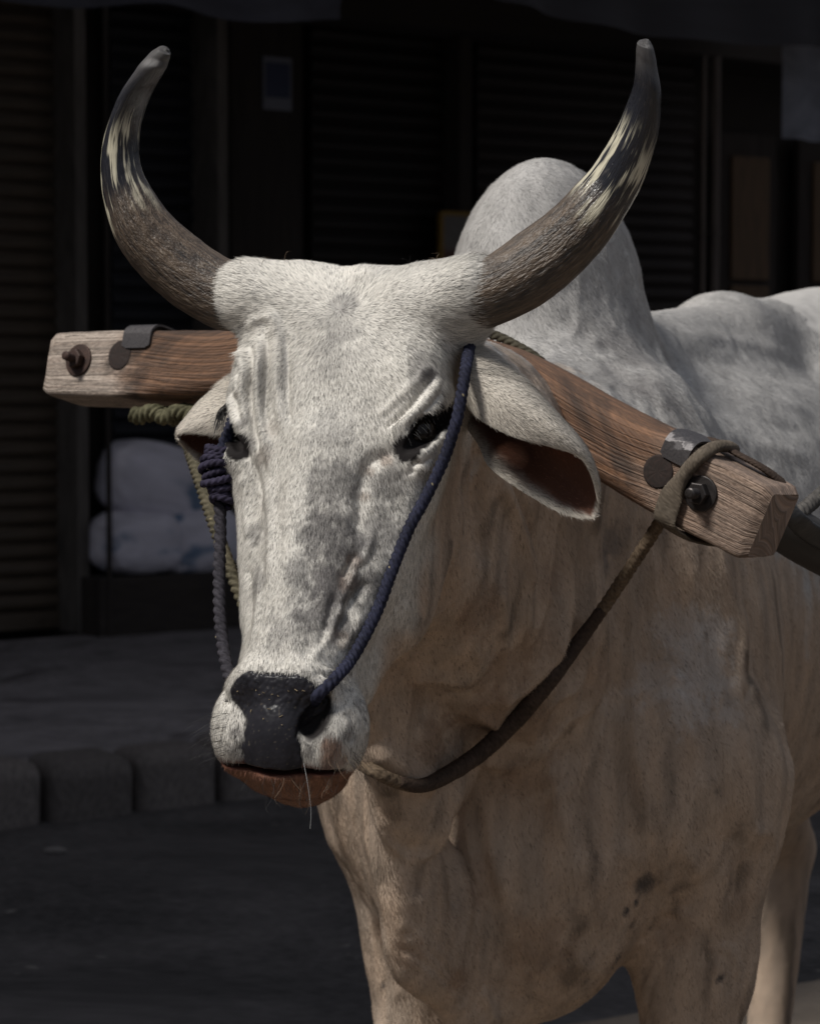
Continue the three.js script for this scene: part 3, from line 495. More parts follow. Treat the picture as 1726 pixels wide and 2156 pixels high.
// eyes
const eyeMat = new THREE.MeshPhysicalMaterial({ color: lin(0.012, 0.008, 0.006), roughness: 0.12, specularIntensity: 0.5 });
EYE_CORNERS.forEach(([I, M, O], k) => { const s = k ? 1 : -1, g = new THREE.SphereGeometry(0.0185, 40, 30), m = mesh('eye', g, eyeMat, bull); m.position.copy(fromHead(M[0] - s * (k ? 0.0130 : 0.0150), M[1] + 0.001, M[2] - (k ? 0.0150 : 0.0165))); });
{ // the nose pad: wet, black and pebbled, a thin skin of its own over the muzzle
  const hash = (i, j, k) => { const n = PERM[(PERM[(PERM[i & 255] + j) & 255] + k) & 255]; return [PERM[n] / 255, PERM[n + 1] / 255, PERM[(n + 7) & 255] / 255]; };
  const pebble = (x, y, z) => { const X = Math.floor(x), Y = Math.floor(y), Z = Math.floor(z); let m = 9; for (let i = -1; i < 2; i++) for (let j = -1; j < 2; j++) for (let k = -1; k < 2; k++) { const h = hash(X + i, Y + j, Z + k), d = (X + i + h[0] - x) ** 2 + (Y + j + h[1] - y) ** 2 + (Z + k + h[2] - z) ** 2; if (d < m) m = d; } return 1 - Math.sqrt(m); };
  const h = [0, 0, 0], c = fromHead(0, -0.487, -0.03), R = 0.085;
  const inside = (h) => Math.min(padW(Math.min(h[1], -0.4481)) - Math.abs(h[0]), (-0.448 - h[1]) * 0.8, -chinSide(h) - 0.002, h[2] + 0.075);
  const lst = localList(c.x, c.y, c.z, R, 0) || all;
  const f = (x, y, z) => { const d0 = sdf(x, y, z, lst); if (Math.abs(d0) > 0.008) return d0; toHead(x, y, z, h); const q = inside(h) + 0.0045 * noise(x * 90, y * 90, z * 90) + 0.002 * noise(x * 300, y * 300, z * 300), top = smooth(-0.500, -0.470, h[1] + 0.006 * noise(x * 60, y * 60, z * 60)), lift = mix(-0.0012, 0.0016, smooth(-0.0005, 0.004, q)); return Math.max(d0 - lift - mix(0.0004, 0.0015, top) * (pebble(x * 215, y * 185, z * 215) - 0.45) * smooth(0, 0.004, q), -d0 - 0.006); };
  const n = surfaceNets(axis(c.x - R, c.x + R, [], 0.0011), axis(c.y - R, c.y + R, [], 0.0011), axis(c.z - R, c.z + R, [], 0.0011), (x, y, z, r) => { if (Math.abs(sdf(x, y, z, lst)) > r + 0.012) return null; toHead(x, y, z, h); return inside(h) < -r - 0.004 ? null : f; });
  // keep only the skin over the pad
  const idx = []; const ok = new Uint8Array(n.pos.length / 3); for (let i = 0; i < ok.length; i++) { toHead(n.pos[i * 3], n.pos[i * 3 + 1], n.pos[i * 3 + 2], h); const d0 = sdf(n.pos[i * 3], n.pos[i * 3 + 1], n.pos[i * 3 + 2], lst); ok[i] = inside(h) > -0.004 && d0 > -0.003 ? 1 : 0; }
  for (let i = 0; i < n.idx.length; i += 3) if (ok[n.idx[i]] && ok[n.idx[i + 1]] && ok[n.idx[i + 2]]) idx.push(n.idx[i], n.idx[i + 1], n.idx[i + 2]);
  const col = []; for (let i = 0; i < ok.length; i++) { const x = n.pos[i * 3], y = n.pos[i * 3 + 1], z = n.pos[i * 3 + 2], d = smooth(0.25, 0.5, noise(x * 400, y * 400, z * 400)) * 0.5, k = 0.8 + 0.5 * noise(x * 60, y * 60, z * 60); col.push(mix(0.019 * k, 0.10, d), mix(0.018 * k, 0.085, d), mix(0.022 * k, 0.065, d)); }
  const g = new THREE.BufferGeometry(); g.setAttribute('position', new THREE.Float32BufferAttribute(n.pos, 3)); g.setAttribute('color', new THREE.Float32BufferAttribute(col, 3)); g.setIndex(idx); g.computeVertexNormals();
  mesh('nose_pad', g, new THREE.MeshPhysicalMaterial({ vertexColors: true, roughness: 0.33, specularIntensity: 0.35 }), bull); console.log('nose pad', idx.length / 3);
}
function hairs(name, list, mat) { // list of [points, radius]
  const gs = list.map(([p, r]) => { const c = new THREE.CatmullRomCurve3(p), n = 10, fr = c.computeFrenetFrames(n, false), pos = [], idx = []; for (let i = 0; i <= n; i++) { const q = c.getPoint(i / n), k = r * (1 - 0.85 * i / n); for (let j = 0; j < 3; j++) { const a = j * 2.0944; pos.push(q.x + k * (Math.cos(a) * fr.normals[i].x + Math.sin(a) * fr.binormals[i].x), q.y + k * (Math.cos(a) * fr.normals[i].y + Math.sin(a) * fr.binormals[i].y), q.z + k * (Math.cos(a) * fr.normals[i].z + Math.sin(a) * fr.binormals[i].z)); } } for (let i = 0; i < n; i++) for (let j = 0; j < 3; j++) { const a = i * 3 + j, b = i * 3 + (j + 1) % 3; idx.push(a, b, a + 3, a + 3, b, b + 3); } const g = new THREE.BufferGeometry(); g.setAttribute('position', new THREE.Float32BufferAttribute(pos, 3)); g.setIndex(idx); g.computeVertexNormals(); return g; });
  const m = mesh(name, mergeGeometries(gs), mat, bull); m.userData.kind = 'stuff'; return m;
}
{
  const jit = (k) => (rnd() - 0.5) * k, black = std({ color: lin(0.012, 0.010, 0.009), roughness: 0.5 }), pale = std({ color: lin(0.20, 0.14, 0.09), roughness: 0.5 }), W = [], K = [], L = [];
  const whisk = (px, py, dx, dy, dz, len, into) => { const p = hit(px, py); if (!p) return; const d = new THREE.Vector3(dx + jit(0.5), dy + jit(0.4), dz + jit(0.4)).normalize(), l = len * (0.6 + 0.8 * rnd()); into.push([[p, p.clone().addScaledVector(d, l * 0.45), p.clone().addScaledVector(d, l * 0.85).add(new THREE.Vector3(jit(0.01), -l * 0.12, 0)), p.clone().addScaledVector(d, l).add(new THREE.Vector3(jit(0.012), -l * 0.28, 0))], 0.00022]); };
  for (let i = 0; i < 26; i++) whisk(462 + rnd() * 22, 1500 + rnd() * 110, -0.9, -0.15, 0.25, 0.030, K);
  for (let i = 0; i < 40; i++) whisk(520 + rnd() * 200, 1632 + rnd() * 36, (rnd() - 0.5) * 1.2, -0.8, 0.35, 0.018, i % 5 ? K : W);
  for (let i = 0; i < 20; i++) whisk(690 + rnd() * 85, 1560 + rnd() * 45, 0.25, -0.8, 0.45, 0.020, i % 2 ? W : K);
  for (let i = 0; i < 16; i++) whisk(735 + rnd() * 40, 1580 + rnd() * 30, 0.6, -0.7, 0.2, 0.026, K);
  for (let i = 0; i < 30; i++) whisk(500 + rnd() * 260, 1405 + rnd() * 40, (rnd() - 0.5) * 2, 0.1, 0.3, 0.012, K);
  for (let i = 0; i < 14; i++) whisk(505 + rnd() * 480, 550 + rnd() * 10, (rnd() - 0.5), 0.9, 0.0, 0.012, i % 2 ? W : K);
  hairs('whiskers', K, black); hairs('pale_whiskers', W, pale);
  for (let i = 0; i < 16; i++) { const t = i / 15, [I, M, O] = EYE_CORNERS[1], q = t < 0.5 ? [0, 1, 2].map((k) => mix(I[k], M[k], t * 2)) : [0, 1, 2].map((k) => mix(M[k], O[k], t * 2 - 1)); const b = fromHead(q[0] - 0.001 + jit(0.003), q[1] + 0.0125 + jit(0.002), q[2] + 0.002), d = new THREE.Vector3(0.55 + jit(0.5), -0.55 + jit(0.4), 0.75).normalize(), l = 0.014 * (0.6 + 0.6 * rnd()); L.push([[b, b.clone().addScaledVector(d, l * 0.5), b.clone().addScaledVector(d, l).add(new THREE.Vector3(0, -0.002, 0))], 0.0005]); }
  for (let i = 0; i < 60; i++) { const b = at(474 + rnd() * 18, 846 + rnd() * 16, 2.515 + jit(0.01)), e = at(446 + rnd() * 26, 888 + rnd() * 34, 2.50 + jit(0.015)), m = b.clone().lerp(e, 0.5).add(new THREE.Vector3(-0.002, 0.003, 0)); L.push([[b, m, e], 0.00055]); }
  hairs('eyelashes', L, black);
}
{ // a thread of saliva from the lip, and chaff stuck to the wet nose
  const p = [hit(640, 1606), at(646, 1640, 2.315), at(652, 1680, 2.312), at(655, 1712, 2.312), at(653, 1745, 2.312)].map((q, i) => i ? q : q.add(new THREE.Vector3(0, 0, 0.003)));
  mesh('saliva_thread', new THREE.TubeGeometry(new THREE.CatmullRomCurve3(p), 40, 0.00020, 5), new THREE.MeshPhysicalMaterial({ color: lin(0.8, 0.8, 0.8), roughness: 0.1, transmission: 0.7, thickness: 0 }), bull);
  const gs = []; for (let i = 0; i < 18; i++) { const q = hit(490 + rnd() * 175, 1452 + rnd() * 60 * rnd() + (i < 4 ? 40 : 0), 0.0022); if (!q) continue; const g = new THREE.BoxGeometry(0.0004 + 0.0003 * rnd(), 0.0014 + 0.006 * rnd() * rnd() * rnd(), 0.0004); g.rotateZ(rnd() * 3); g.rotateX((rnd() - 0.5)); g.translate(q.x, q.y, q.z); gs.push(g); }
  const m = mesh('chaff', mergeGeometries(gs), std({ color: lin(0.24, 0.18, 0.10), roughness: 0.8 }), bull); m.userData.kind = 'stuff';
}
// horns
const hornTex = (sd) => {
  const f = (u, v, o) => {
    const a = u * 6.283, cx = Math.cos(a), sy = Math.sin(a);
    const streak = fbm(cx * 4 + sd, sy * 4, v * 3.2 + sd, 4), fine = fbm(cx * 26 + sd, sy * 26, v * 26, 3), blot = fbm(cx * 1.6 + sd * 2, sy * 1.6, v * 7, 3), flake = fbm(cx * 15, sy * 15 + sd, v * 34, 4), grit = noise(cx * 60, sy * 60, v * 130);
    const base = smooth(0.56, 0.46, v + blot * 0.20 + streak * 0.10), tip = smooth(0.70, 0.80, v + blot * 0.18 + streak * 0.16);
    const iv = clamp(smooth(-0.05, 0.12, streak * 1.1 + blot * 0.9 + fine * 0.25) * (1 - tip));
    let r = mix(0.014, 0.50, iv), g = mix(0.014, 0.46, iv), b = mix(0.018, 0.35, iv);
    const br = clamp(0.5 + streak * 1.2 + flake * 1.3 + fine * 0.5); r = mix(r, mix(0.014, 0.110, br), base); g = mix(g, mix(0.010, 0.076, br), base); b = mix(b, mix(0.008, 0.050, br), base);
    const dust = smooth(0.10, 0.40, flake * 0.8 + fine * 0.7 + grit * 0.25) * mix(0.18, 0.45, base); r = mix(r, 0.22, dust); g = mix(g, 0.19, dust); b = mix(b, 0.155, dust);
    const sc = smooth(0.26, 0.40, fine * 0.9 - flake * 0.5) * 0.75; r *= 1 - sc; g *= 1 - sc; b *= 1 - sc;
    const tp = smooth(0.84, 0.96, v + blot * 0.08) * 0.65; r = mix(r, 0.075, tp); g = mix(g, 0.068, tp); b = mix(b, 0.064, tp);
    o[0] = r; o[1] = g; o[2] = b; o[3] = clamp(0.20 + base * 0.32 + dust * 0.35 + tp * 0.4); o[4] = clamp(0.5 + (flake * 0.7 + grit * 0.3) * (0.15 + base) + fine * 0.35 - sc * 0.5);
  };
  const map = dataTex(512, 1024, f), t = [0, 0, 0, 0, 0];
  const rough = dataTex(256, 512, (u, v, o) => { f(u, v, t); o[0] = o[1] = o[2] = t[3]; }, false), bump = dataTex(512, 1024, (u, v, o) => { f(u, v, t); o[0] = o[1] = o[2] = t[4]; }, false);
  return std({ map, roughnessMap: rough, roughness: 1, bumpMap: bump, bumpScale: 0.0022 });
};
function hornGeo(pts, rings = 260, seg = 56) {
  const c = new THREE.CatmullRomCurve3(pts.map(([x, y, d]) => at(x, y, d)), false, 'centripetal'), rad = pts.map(([, , d, r]) => r / FP * d);
  const pos = [], uv = [], idx = []; const fr = c.computeFrenetFrames(rings, false), cum = [0]; { let q = c.getPoint(0); for (let i = 1; i <= rings; i++) { const w = c.getPoint(i / rings); cum[i] = cum[i - 1] + w.distanceTo(q); q = w; } }
  for (let i = 0; i <= rings; i++) {
    const t = i / rings, u = t * (pts.length - 1), a = Math.min(Math.floor(u), pts.length - 2), p = c.getPoint(t), f = u - a;
    const r = mix(rad[a], rad[a + 1], f * f * (3 - 2 * f) * 0.5 + f * 0.5);
    for (let j = 0; j <= seg; j++) { const th = j / seg * Math.PI * 2, k = r * (1 + 0.03 * noise(Math.cos(th) * 2, Math.sin(th) * 2, t * 14) + 0.012 * noise(Math.cos(th) * 6, Math.sin(th) * 6, t * 60) + 0.022 * smooth(0.55, 0.2, t) * noise(0.3 * Math.cos(th), 0.3 * Math.sin(th) + 4, t * 55)); pos.push(p.x + k * (Math.cos(th) * fr.normals[i].x + Math.sin(th) * fr.binormals[i].x), p.y + k * (Math.cos(th) * fr.normals[i].y + Math.sin(th) * fr.binormals[i].y), p.z + k * (Math.cos(th) * fr.normals[i].z + Math.sin(th) * fr.binormals[i].z)); uv.push(j / seg, cum[i] / cum[rings]); }
  }
  for (let i = 0; i < rings; i++) for (let j = 0; j < seg; j++) { const a = i * (seg + 1) + j, b = a + seg + 1; idx.push(a, a + 1, b, b, a + 1, b + 1); }
  const g = new THREE.BufferGeometry(); g.setAttribute('position', new THREE.Float32BufferAttribute(pos, 3)); g.setAttribute('uv', new THREE.Float32BufferAttribute(uv, 2)); g.setIndex(idx); g.computeVertexNormals(); return g;
}
mesh('horn', hornGeo([[560, 640, 2.56, 50], [475, 622, 2.57, 74], [380, 563, 2.58, 72], [300, 480, 2.58, 66], [258, 385, 2.58, 54], [256, 290, 2.57, 47], [283, 205, 2.55, 41], [318, 146, 2.53, 31], [336, 119, 2.525, 22], [346, 107, 2.52, 15], [350, 102, 2.52, 9], [352, 99.5, 2.52, 1]]), hornTex(3.3), bull);
mesh('horn', hornGeo([[930, 620, 2.49, 40], [1020, 618, 2.47, 74], [1125, 560, 2.47, 76], [1222, 475, 2.46, 69], [1298, 375, 2.45, 58], [1346, 270, 2.43, 47], [1363, 185, 2.41, 35], [1360, 125, 2.40, 25], [1358, 98, 2.395, 19], [1357, 88, 2.395, 13], [1357, 84, 2.395, 8], [1357, 81.5, 2.395, 1]]), hornTex(8.1), bull);

// ---------------------------------------------------------------- yoke
const beamPts = [[136, 780, 3.355], [300, 778, 3.27], [480, 772, 3.17], [760, 742, 3.05], [1040, 792, 2.935], [1260, 915, 2.845], [1450, 1016, 2.775], [1628, 1106, 2.715]];
const beamCurve = new THREE.CatmullRomCurve3(beamPts.map((q) => at(...q)), false, 'centripetal');
const UPV = new THREE.Vector3(0, 1, 0);
function beamFrame(t) { // centre, along, up, front
  const p = beamCurve.getPoint(t), T = beamCurve.getTangent(t), U0 = UPV.clone().addScaledVector(T, -UPV.dot(T)).normalize(), N0 = T.clone().cross(U0).normalize(), roll = mix(-0.24, -0.05, smooth(0.2, 0.8, t));
  const U = U0.clone().multiplyScalar(Math.cos(roll)).addScaledVector(N0, Math.sin(roll)), N = T.clone().cross(U).normalize(); return { p, T, U, N };
}
const beamHalf = (t) => [0.0435 + 0.0025 * Math.sin(t * 9), 0.040];   // half height, half depth
function beamT(px) { let best = 0, e = 1e9; for (let i = 0; i <= 600; i++) { const p = beamCurve.getPoint(i / 600), z = -p.z, y = p.y - EYE, d = z * cp - y * sp, x = IW / 2 + p.x / d * FP; if (Math.abs(x - px) < e) { e = Math.abs(x - px); best = i / 600; } } return best; }
function roundRect(hh, hd, r, n, flatN = 10) { const out = []; for (let c = 0; c < 4; c++) { const cx = (c === 0 || c === 3 ? 1 : -1) * (hd - r), cy = (c < 2 ? 1 : -1) * (hh - r); for (let i = 0; i <= n; i++) { const a = c * Math.PI / 2 + i / n * Math.PI / 2; out.push([cx + r * Math.cos(a), cy + r * Math.sin(a)]); } const a2 = (c + 1) * Math.PI / 2, d = (c + 1) % 4, nx = (d === 0 || d === 3 ? 1 : -1) * (hd - r) + r * Math.cos(a2), ny = (d < 2 ? 1 : -1) * (hh - r) + r * Math.sin(a2), [lx, ly] = out[out.length - 1]; for (let i = 1; i < flatN; i++) out.push([mix(lx, nx, i / flatN), mix(ly, ny, i / flatN)]); } return out; }   // [front, up]
const woodFn = (u, v, o) => { // u along the beam, v round it
  const g1 = tnoise(v, u, 60, 4, 1, 3), g2 = tnoise(v, u, 190, 12, 4, 3), big = tnoise(v, u, 5, 8, 9, 4), kn = tnoise(v, u, 10, 30, 15, 3), fine = tnoise(v, u, 120, 160, 19, 2);
  const line = smooth(0.10, 0.02, Math.abs(g1 + 0.35 * g2)), tone = clamp(0.5 + g1 * 1.1 + g2 * 0.8 + fine * 0.4), bleach = clamp(0.95 * smooth(0.26, 0.10, u + big * 0.26) + 0.42 * smooth(0.80, 0.90, u + big * 0.2));
  let r = mix(0.070, 0.215, tone), g = mix(0.034, 0.108, tone), b = mix(0.018, 0.056, tone);
  r = mix(r, mix(0.19, 0.47, tone), bleach); g = mix(g, mix(0.145, 0.395, tone), bleach); b = mix(b, mix(0.115, 0.335, tone), bleach);
  const crack = smooth(0.26, 0.36, g2 + g1 * 0.4), stain = smooth(0.06, 0.30, big * 0.8 + kn * 0.6); const k = (1 - 0.40 * line) * (1 - 0.75 * crack) * (1 - 0.6 * stain) * (0.9 + fine * 0.5);
  o[0] = r * k; o[1] = g * k; o[2] = b * k; o[3] = clamp(0.6 + g1 * 0.4 + g2 * 0.4 + fine * 0.2 - crack * 0.6 - line * 0.15);
};
const wt = [0, 0, 0, 0];
const woodMat = std({ map: dataTex(1536, 768, woodFn), bumpMap: dataTex(1536, 768, (u, v, o) => { woodFn(u, v, wt); o[0] = o[1] = o[2] = wt[3]; }, false), bumpScale: 0.004, roughness: 0.78 });
const yoke = thing('wooden_yoke', 'worn wooden bullock yoke beam bolted at both ends across the neck', 'yoke');
{
  const n = 180, pos = [], uv = [], idx = [], prof = (s, t) => { const [hh, hd] = beamHalf(t), e = Math.min(t, 1 - t), ch = e < 0.012 ? mix(0.86, 1, e / 0.012) : 1; return roundRect(hh * ch, hd * ch, mix(0.006, 0.024, smooth(0.12, 0.3, t) * smooth(0.93, 0.75, t)) * ch, 6); };
  let m = 0;
  for (let i = 0; i <= n; i++) {
    const t = i / n, f = beamFrame(t), pr = prof(0, t); m = pr.length; const acc = [0]; for (let j = 1; j <= m; j++) acc[j] = acc[j - 1] + Math.hypot(pr[j % m][0] - pr[j - 1][0], pr[j % m][1] - pr[j - 1][1]);
    for (let j = 0; j <= m; j++) { const [a, b] = pr[j % m], w = 1 + 0.035 * noise(a * 40, b * 40, t * 16) + 0.012 * noise(a * 160, b * 160, t * 70); const p = f.p.clone().addScaledVector(f.N, a * w).addScaledVector(f.U, b * w); pos.push(p.x, p.y, p.z); uv.push(t, acc[j] / acc[m]); }
  }
  for (let i = 0; i < n; i++) for (let j = 0; j < m; j++) { const a = i * (m + 1) + j, b = a + m + 1; idx.push(a, a + 1, b, b, a + 1, b + 1); }
  for (const [row, flip] of [[0, 1], [n, 0]]) { const f = beamFrame(row / n), c = pos.length / 3; pos.push(f.p.x, f.p.y, f.p.z); uv.push(row ? 0.98 : 0.02, 0.5); const ring = []; for (let j = 0; j <= m; j++) { const k = (row * (m + 1) + j) * 3; ring.push(pos.length / 3); pos.push(pos[k], pos[k + 1], pos[k + 2]); uv.push((row ? 0.97 : 0.03) + 0.003 * Math.cos(j / m * 6.28), 0.5 + 0.05 * Math.sin(j / m * 6.28)); } for (let j = 0; j < m; j++) flip ? idx.push(c, ring[j + 1], ring[j]) : idx.push(c, ring[j], ring[j + 1]); }
  const g = new THREE.BufferGeometry(); g.setAttribute('position', new THREE.Float32BufferAttribute(pos, 3)); g.setAttribute('uv', new THREE.Float32BufferAttribute(uv, 2)); g.setIndex(idx); g.computeVertexNormals();
  mesh('beam', g, woodMat, yoke);
}
const rustTex = (a, b, sd) => dataTex(128, 128, (u, v, o) => { const n = clamp(0.5 + tnoise(u, v, 14, 14, sd, 4) * 1.5); for (let c = 0; c < 3; c++) o[c] = mix(a[c], b[c], n); });
const rust = std({ map: rustTex([0.018, 0.011, 0.009], [0.062, 0.031, 0.022], 2), roughness: 0.62, metalness: 0.45 });
const iron = std({ map: rustTex([0.022, 0.020, 0.020], [0.06, 0.052, 0.05], 6), roughness: 0.42, metalness: 0.7 });
const strapM = std({ map: rustTex([0.035, 0.032, 0.034], [0.085, 0.078, 0.080], 8), roughness: 0.5, metalness: 0.5 });
const pegM = std({ map: rustTex([0.006, 0.004, 0.003], [0.026, 0.013, 0.010], 12), roughness: 0.9 });
// a frame on the front face of the beam; up = offset along the beam's own up
function onBeam(px, up) { const t = beamT(px), f = beamFrame(t), [, hd] = beamHalf(t), q = new THREE.Matrix4().makeBasis(f.T, f.U, f.N); return { t, f, pos: f.p.clone().addScaledVector(f.N, hd).addScaledVector(f.U, up), quat: new THREE.Quaternion().setFromRotationMatrix(q) }; }
function place(o, w) { o.position.copy(w.pos); o.quaternion.copy(w.quat); return o; }
const faceZ = (g) => g.rotateX(Math.PI / 2);
for (const [px, up, wr, mat] of [[207, 0.004, 0.0225, rust], [1507, 0.0035, 0.0205, iron]]) {
  const w = onBeam(px, up), bolt = new THREE.Group(); bolt.name = 'bolt'; yoke.add(place(bolt, w));
  mesh('washer', faceZ(new THREE.LatheGeometry([[0.001, 0.0], [wr, 0], [wr, 0.0022], [wr * 0.94, 0.0032], [0.004, 0.0034]].map(([x, y]) => new THREE.Vector2(x, y)), 48)), mat, bolt);
  const hex = new THREE.Shape(); for (let i = 0; i < 6; i++) hex[i ? 'lineTo' : 'moveTo'](0.0118 * Math.cos(i * Math.PI / 3 + 0.3), 0.0118 * Math.sin(i * Math.PI / 3 + 0.3)); hex.closePath();
  const nut = mesh('nut', new THREE.ExtrudeGeometry(hex, { depth: 0.008, bevelEnabled: true, bevelSize: 0.0014, bevelThickness: 0.0014, bevelSegments: 2 }), mat, bolt); nut.position.z = 0.0048;
  const th = []; for (let i = 0; i <= 40; i++) { const y = 0.012 + i / 40 * 0.018; th.push(new THREE.Vector2(0.0062 - (i % 4 < 2 ? 0 : 0.0006) - (i > 37 ? (i - 37) * 0.0006 : 0), y)); } th.push(new THREE.Vector2(0, 0.0302));
  mesh('stud', faceZ(new THREE.LatheGeometry(th, 24)), mat, bolt);
}
for (const [px, up, r] of [[292, 0.010, 0.0205], [1418, 0.0035, 0.0195]]) { // wooden peg ends, ragged and set a little proud
  const pts = [[0, 0.0012], [r * 0.55, 0.0016], [r * 0.9, 0.0012], [r, 0.0004], [r * 1.02, -0.012]].map(([x, y]) => new THREE.Vector2(x, y)), g = faceZ(new THREE.LatheGeometry(pts.reverse(), 48)), p = g.attributes.position;
  for (let i = 0; i < p.count; i++) { const x = p.getX(i), y = p.getY(i), k = 1 + 0.06 * noise(x * 300, y * 300, 3); p.setXY(i, x * k, y * k); p.setZ(i, p.getZ(i) + 0.0012 * noise(x * 700, y * 250, 5)); } g.computeVertexNormals();
  place(mesh('peg', g, pegM, yoke), onBeam(px, up));
}
for (const [px, wid, drop] of [[326, 0.052, 0.027], [1437, 0.036, 0.024]]) { // bent iron clip over the top edge
  const t = beamT(px), f = beamFrame(t), [hh, hd] = beamHalf(t), o = 0.0035, line = [[hd + o, hh - drop], [hd + o, hh - 0.010], [hd + o * 0.7, hh - 0.002], [hd - 0.008, hh + o + 0.004], [0, hh + o + 0.005], [-hd, hh + o]], c = new THREE.CatmullRomCurve3(line.map(([a, b]) => new THREE.Vector3(a, b, 0)), false, 'centripetal').getPoints(30), pos = [], idx = [];
  const th = 0.0028, ring = [], K = 14;
  for (let s = 0; s <= K; s++) { const x = (s / K - 0.5) * wid; for (const side of [0, 1]) for (let i = 0; i <= 30; i++) { const q = c[i], nx = c[Math.min(i + 1, 30)].clone().sub(c[Math.max(i - 1, 0)]).normalize(), e = i === 0 && (s === 0 || s === K) ? 0.004 : 0, ee = i < 3 && (s < 2 || s > K - 2) ? 0.0025 * (3 - i) / 3 : 0; const a = q.x + nx.y * -th * side, b = q.y + ee + nx.x * th * side; const w = f.p.clone().addScaledVector(f.T, x * (1 - e * 20)).addScaledVector(f.N, a).addScaledVector(f.U, b); pos.push(w.x, w.y, w.z); } }
  const id = (s, k, i) => s * 62 + k * 31 + i;
  for (let s = 0; s < K; s++) for (let i = 0; i < 30; i++) { idx.push(id(s, 0, i), id(s + 1, 0, i), id(s + 1, 0, i + 1), id(s, 0, i), id(s + 1, 0, i + 1), id(s, 0, i + 1)); idx.push(id(s, 1, i), id(s + 1, 1, i + 1), id(s + 1, 1, i), id(s, 1, i), id(s, 1, i + 1), id(s + 1, 1, i + 1)); }
  for (const s of [0, K]) for (let i = 0; i < 30; i++) { idx.push(id(s, 0, i), id(s, 1, i + 1), id(s, 1, i), id(s, 0, i), id(s, 0, i + 1), id(s, 1, i + 1)); }
  for (let s = 0; s < K; s++) idx.push(id(s, 0, 0), id(s, 1, 0), id(s + 1, 1, 0), id(s, 0, 0), id(s + 1, 1, 0), id(s + 1, 0, 0));
  let g = new THREE.BufferGeometry(); g.setAttribute('position', new THREE.Float32BufferAttribute(pos, 3)); g.setIndex(idx); g = toCreasedNormals(g, 0.7);
  const uv = []; for (let i = 0; i < g.attributes.position.count; i++) uv.push(g.attributes.position.getX(i) * 40, g.attributes.position.getY(i) * 40); g.setAttribute('uv', new THREE.Float32BufferAttribute(uv, 2));
  mesh('iron_clip', g, strapM, yoke);
}

// ---------------------------------------------------------------- ropes
// laid or braided rope along a curve; lobes strands, pitch metres a turn
function ropeGeo(pts, r, { lobes = 3, pitch = 0.035, depth = 0.22, cols, step = 0.0016, seg = 22, flatten = null, seedN = 0, braid = false, side = null, fleck = 0.0003 }) {
  const c = new THREE.CatmullRomCurve3(pts, false, 'centripetal'), L = c.getLength(), n = Math.max(8, Math.round(L / step)), fr = c.computeFrenetFrames(n, false), P = c.getSpacedPoints(n), pos = [], col = [], idx = [];
  let nv = fr.normals[0].clone();
  for (let i = 0; i <= n; i++) {
    const T = fr.tangents[i]; if (side) nv.crossVectors(T, side).normalize(); nv.addScaledVector(T, -nv.dot(T)).normalize(); const bv = T.clone().cross(nv), s = i / n * L;
    const [fw, ft] = flatten ? flatten(i / n) : [1, 1], end = Math.sqrt(clamp(Math.min(i, n - i) / 3 + 0.05));
    for (let j = 0; j < seg; j++) {
      const a = j / seg * Math.PI * 2, ph = a * lobes / 1 + s / pitch * Math.PI * 2 * lobes, ph2 = a * lobes - s / pitch * Math.PI * 2 * lobes;
      const lob = braid ? Math.max(Math.abs(Math.cos(ph / 2)), Math.abs(Math.cos(ph2 / 2))) : Math.abs(Math.cos(ph / 2));
      const fuzz = 0.10 * noise(a * 5 + seedN, s * 900, 3) + 0.10 * noise(Math.cos(a) * 2, Math.sin(a) * 2, s * 60 + seedN), k = r * end * (1 - depth + depth * lob * 1.6 + fuzz);
      const x = Math.cos(a) * k * ft, y = Math.sin(a) * k * fw; pos.push(P[i].x + nv.x * x + bv.x * y, P[i].y + nv.y * x + bv.y * y, P[i].z + nv.z * x + bv.z * y);
      const w = clamp(0.5 + 1.1 * noise(a * 6 + s * 90, s * 420 - a * 4, seedN) + 0.5 * noise(s * 30, seedN, 2)), e = 0.85 + 0.3 * rnd(), fl = rnd() < fleck ? 1 : 0; for (let q = 0; q < 3; q++) col.push(fl ? [0.35, 0.29, 0.17][q] : mix(cols[0][q], cols[1][q], w) * e);
    }
  }
  for (let i = 0; i < n; i++) for (let j = 0; j < seg; j++) { const a = i * seg + j, b = i * seg + (j + 1) % seg; idx.push(a, b, a + seg, a + seg, b, b + seg); }
  const g = new THREE.BufferGeometry(); g.setAttribute('position', new THREE.Float32BufferAttribute(pos, 3)); g.setAttribute('color', new THREE.Float32BufferAttribute(col, 3)); g.setIndex(idx); g.computeVertexNormals(); return g;
}
const ropeM = new THREE.MeshPhysicalMaterial({ vertexColors: true, roughness: 0.8, specularIntensity: 0.3 });
const BLUE = [[0.006, 0.006, 0.010], [0.028, 0.030, 0.056]], DUSK = [[0.010, 0.009, 0.012], [0.046, 0.042, 0.050]], JUTE = [[0.05, 0.034, 0.022], [0.17, 0.125, 0.085]], OLIVE = [[0.026, 0.023, 0.014], [0.125, 0.108, 0.072]], STRAP = [[0.024, 0.016, 0.012], [0.07, 0.048, 0.036]], DRAB = [[0.05, 0.040, 0.030], [0.135, 0.11, 0.085]];
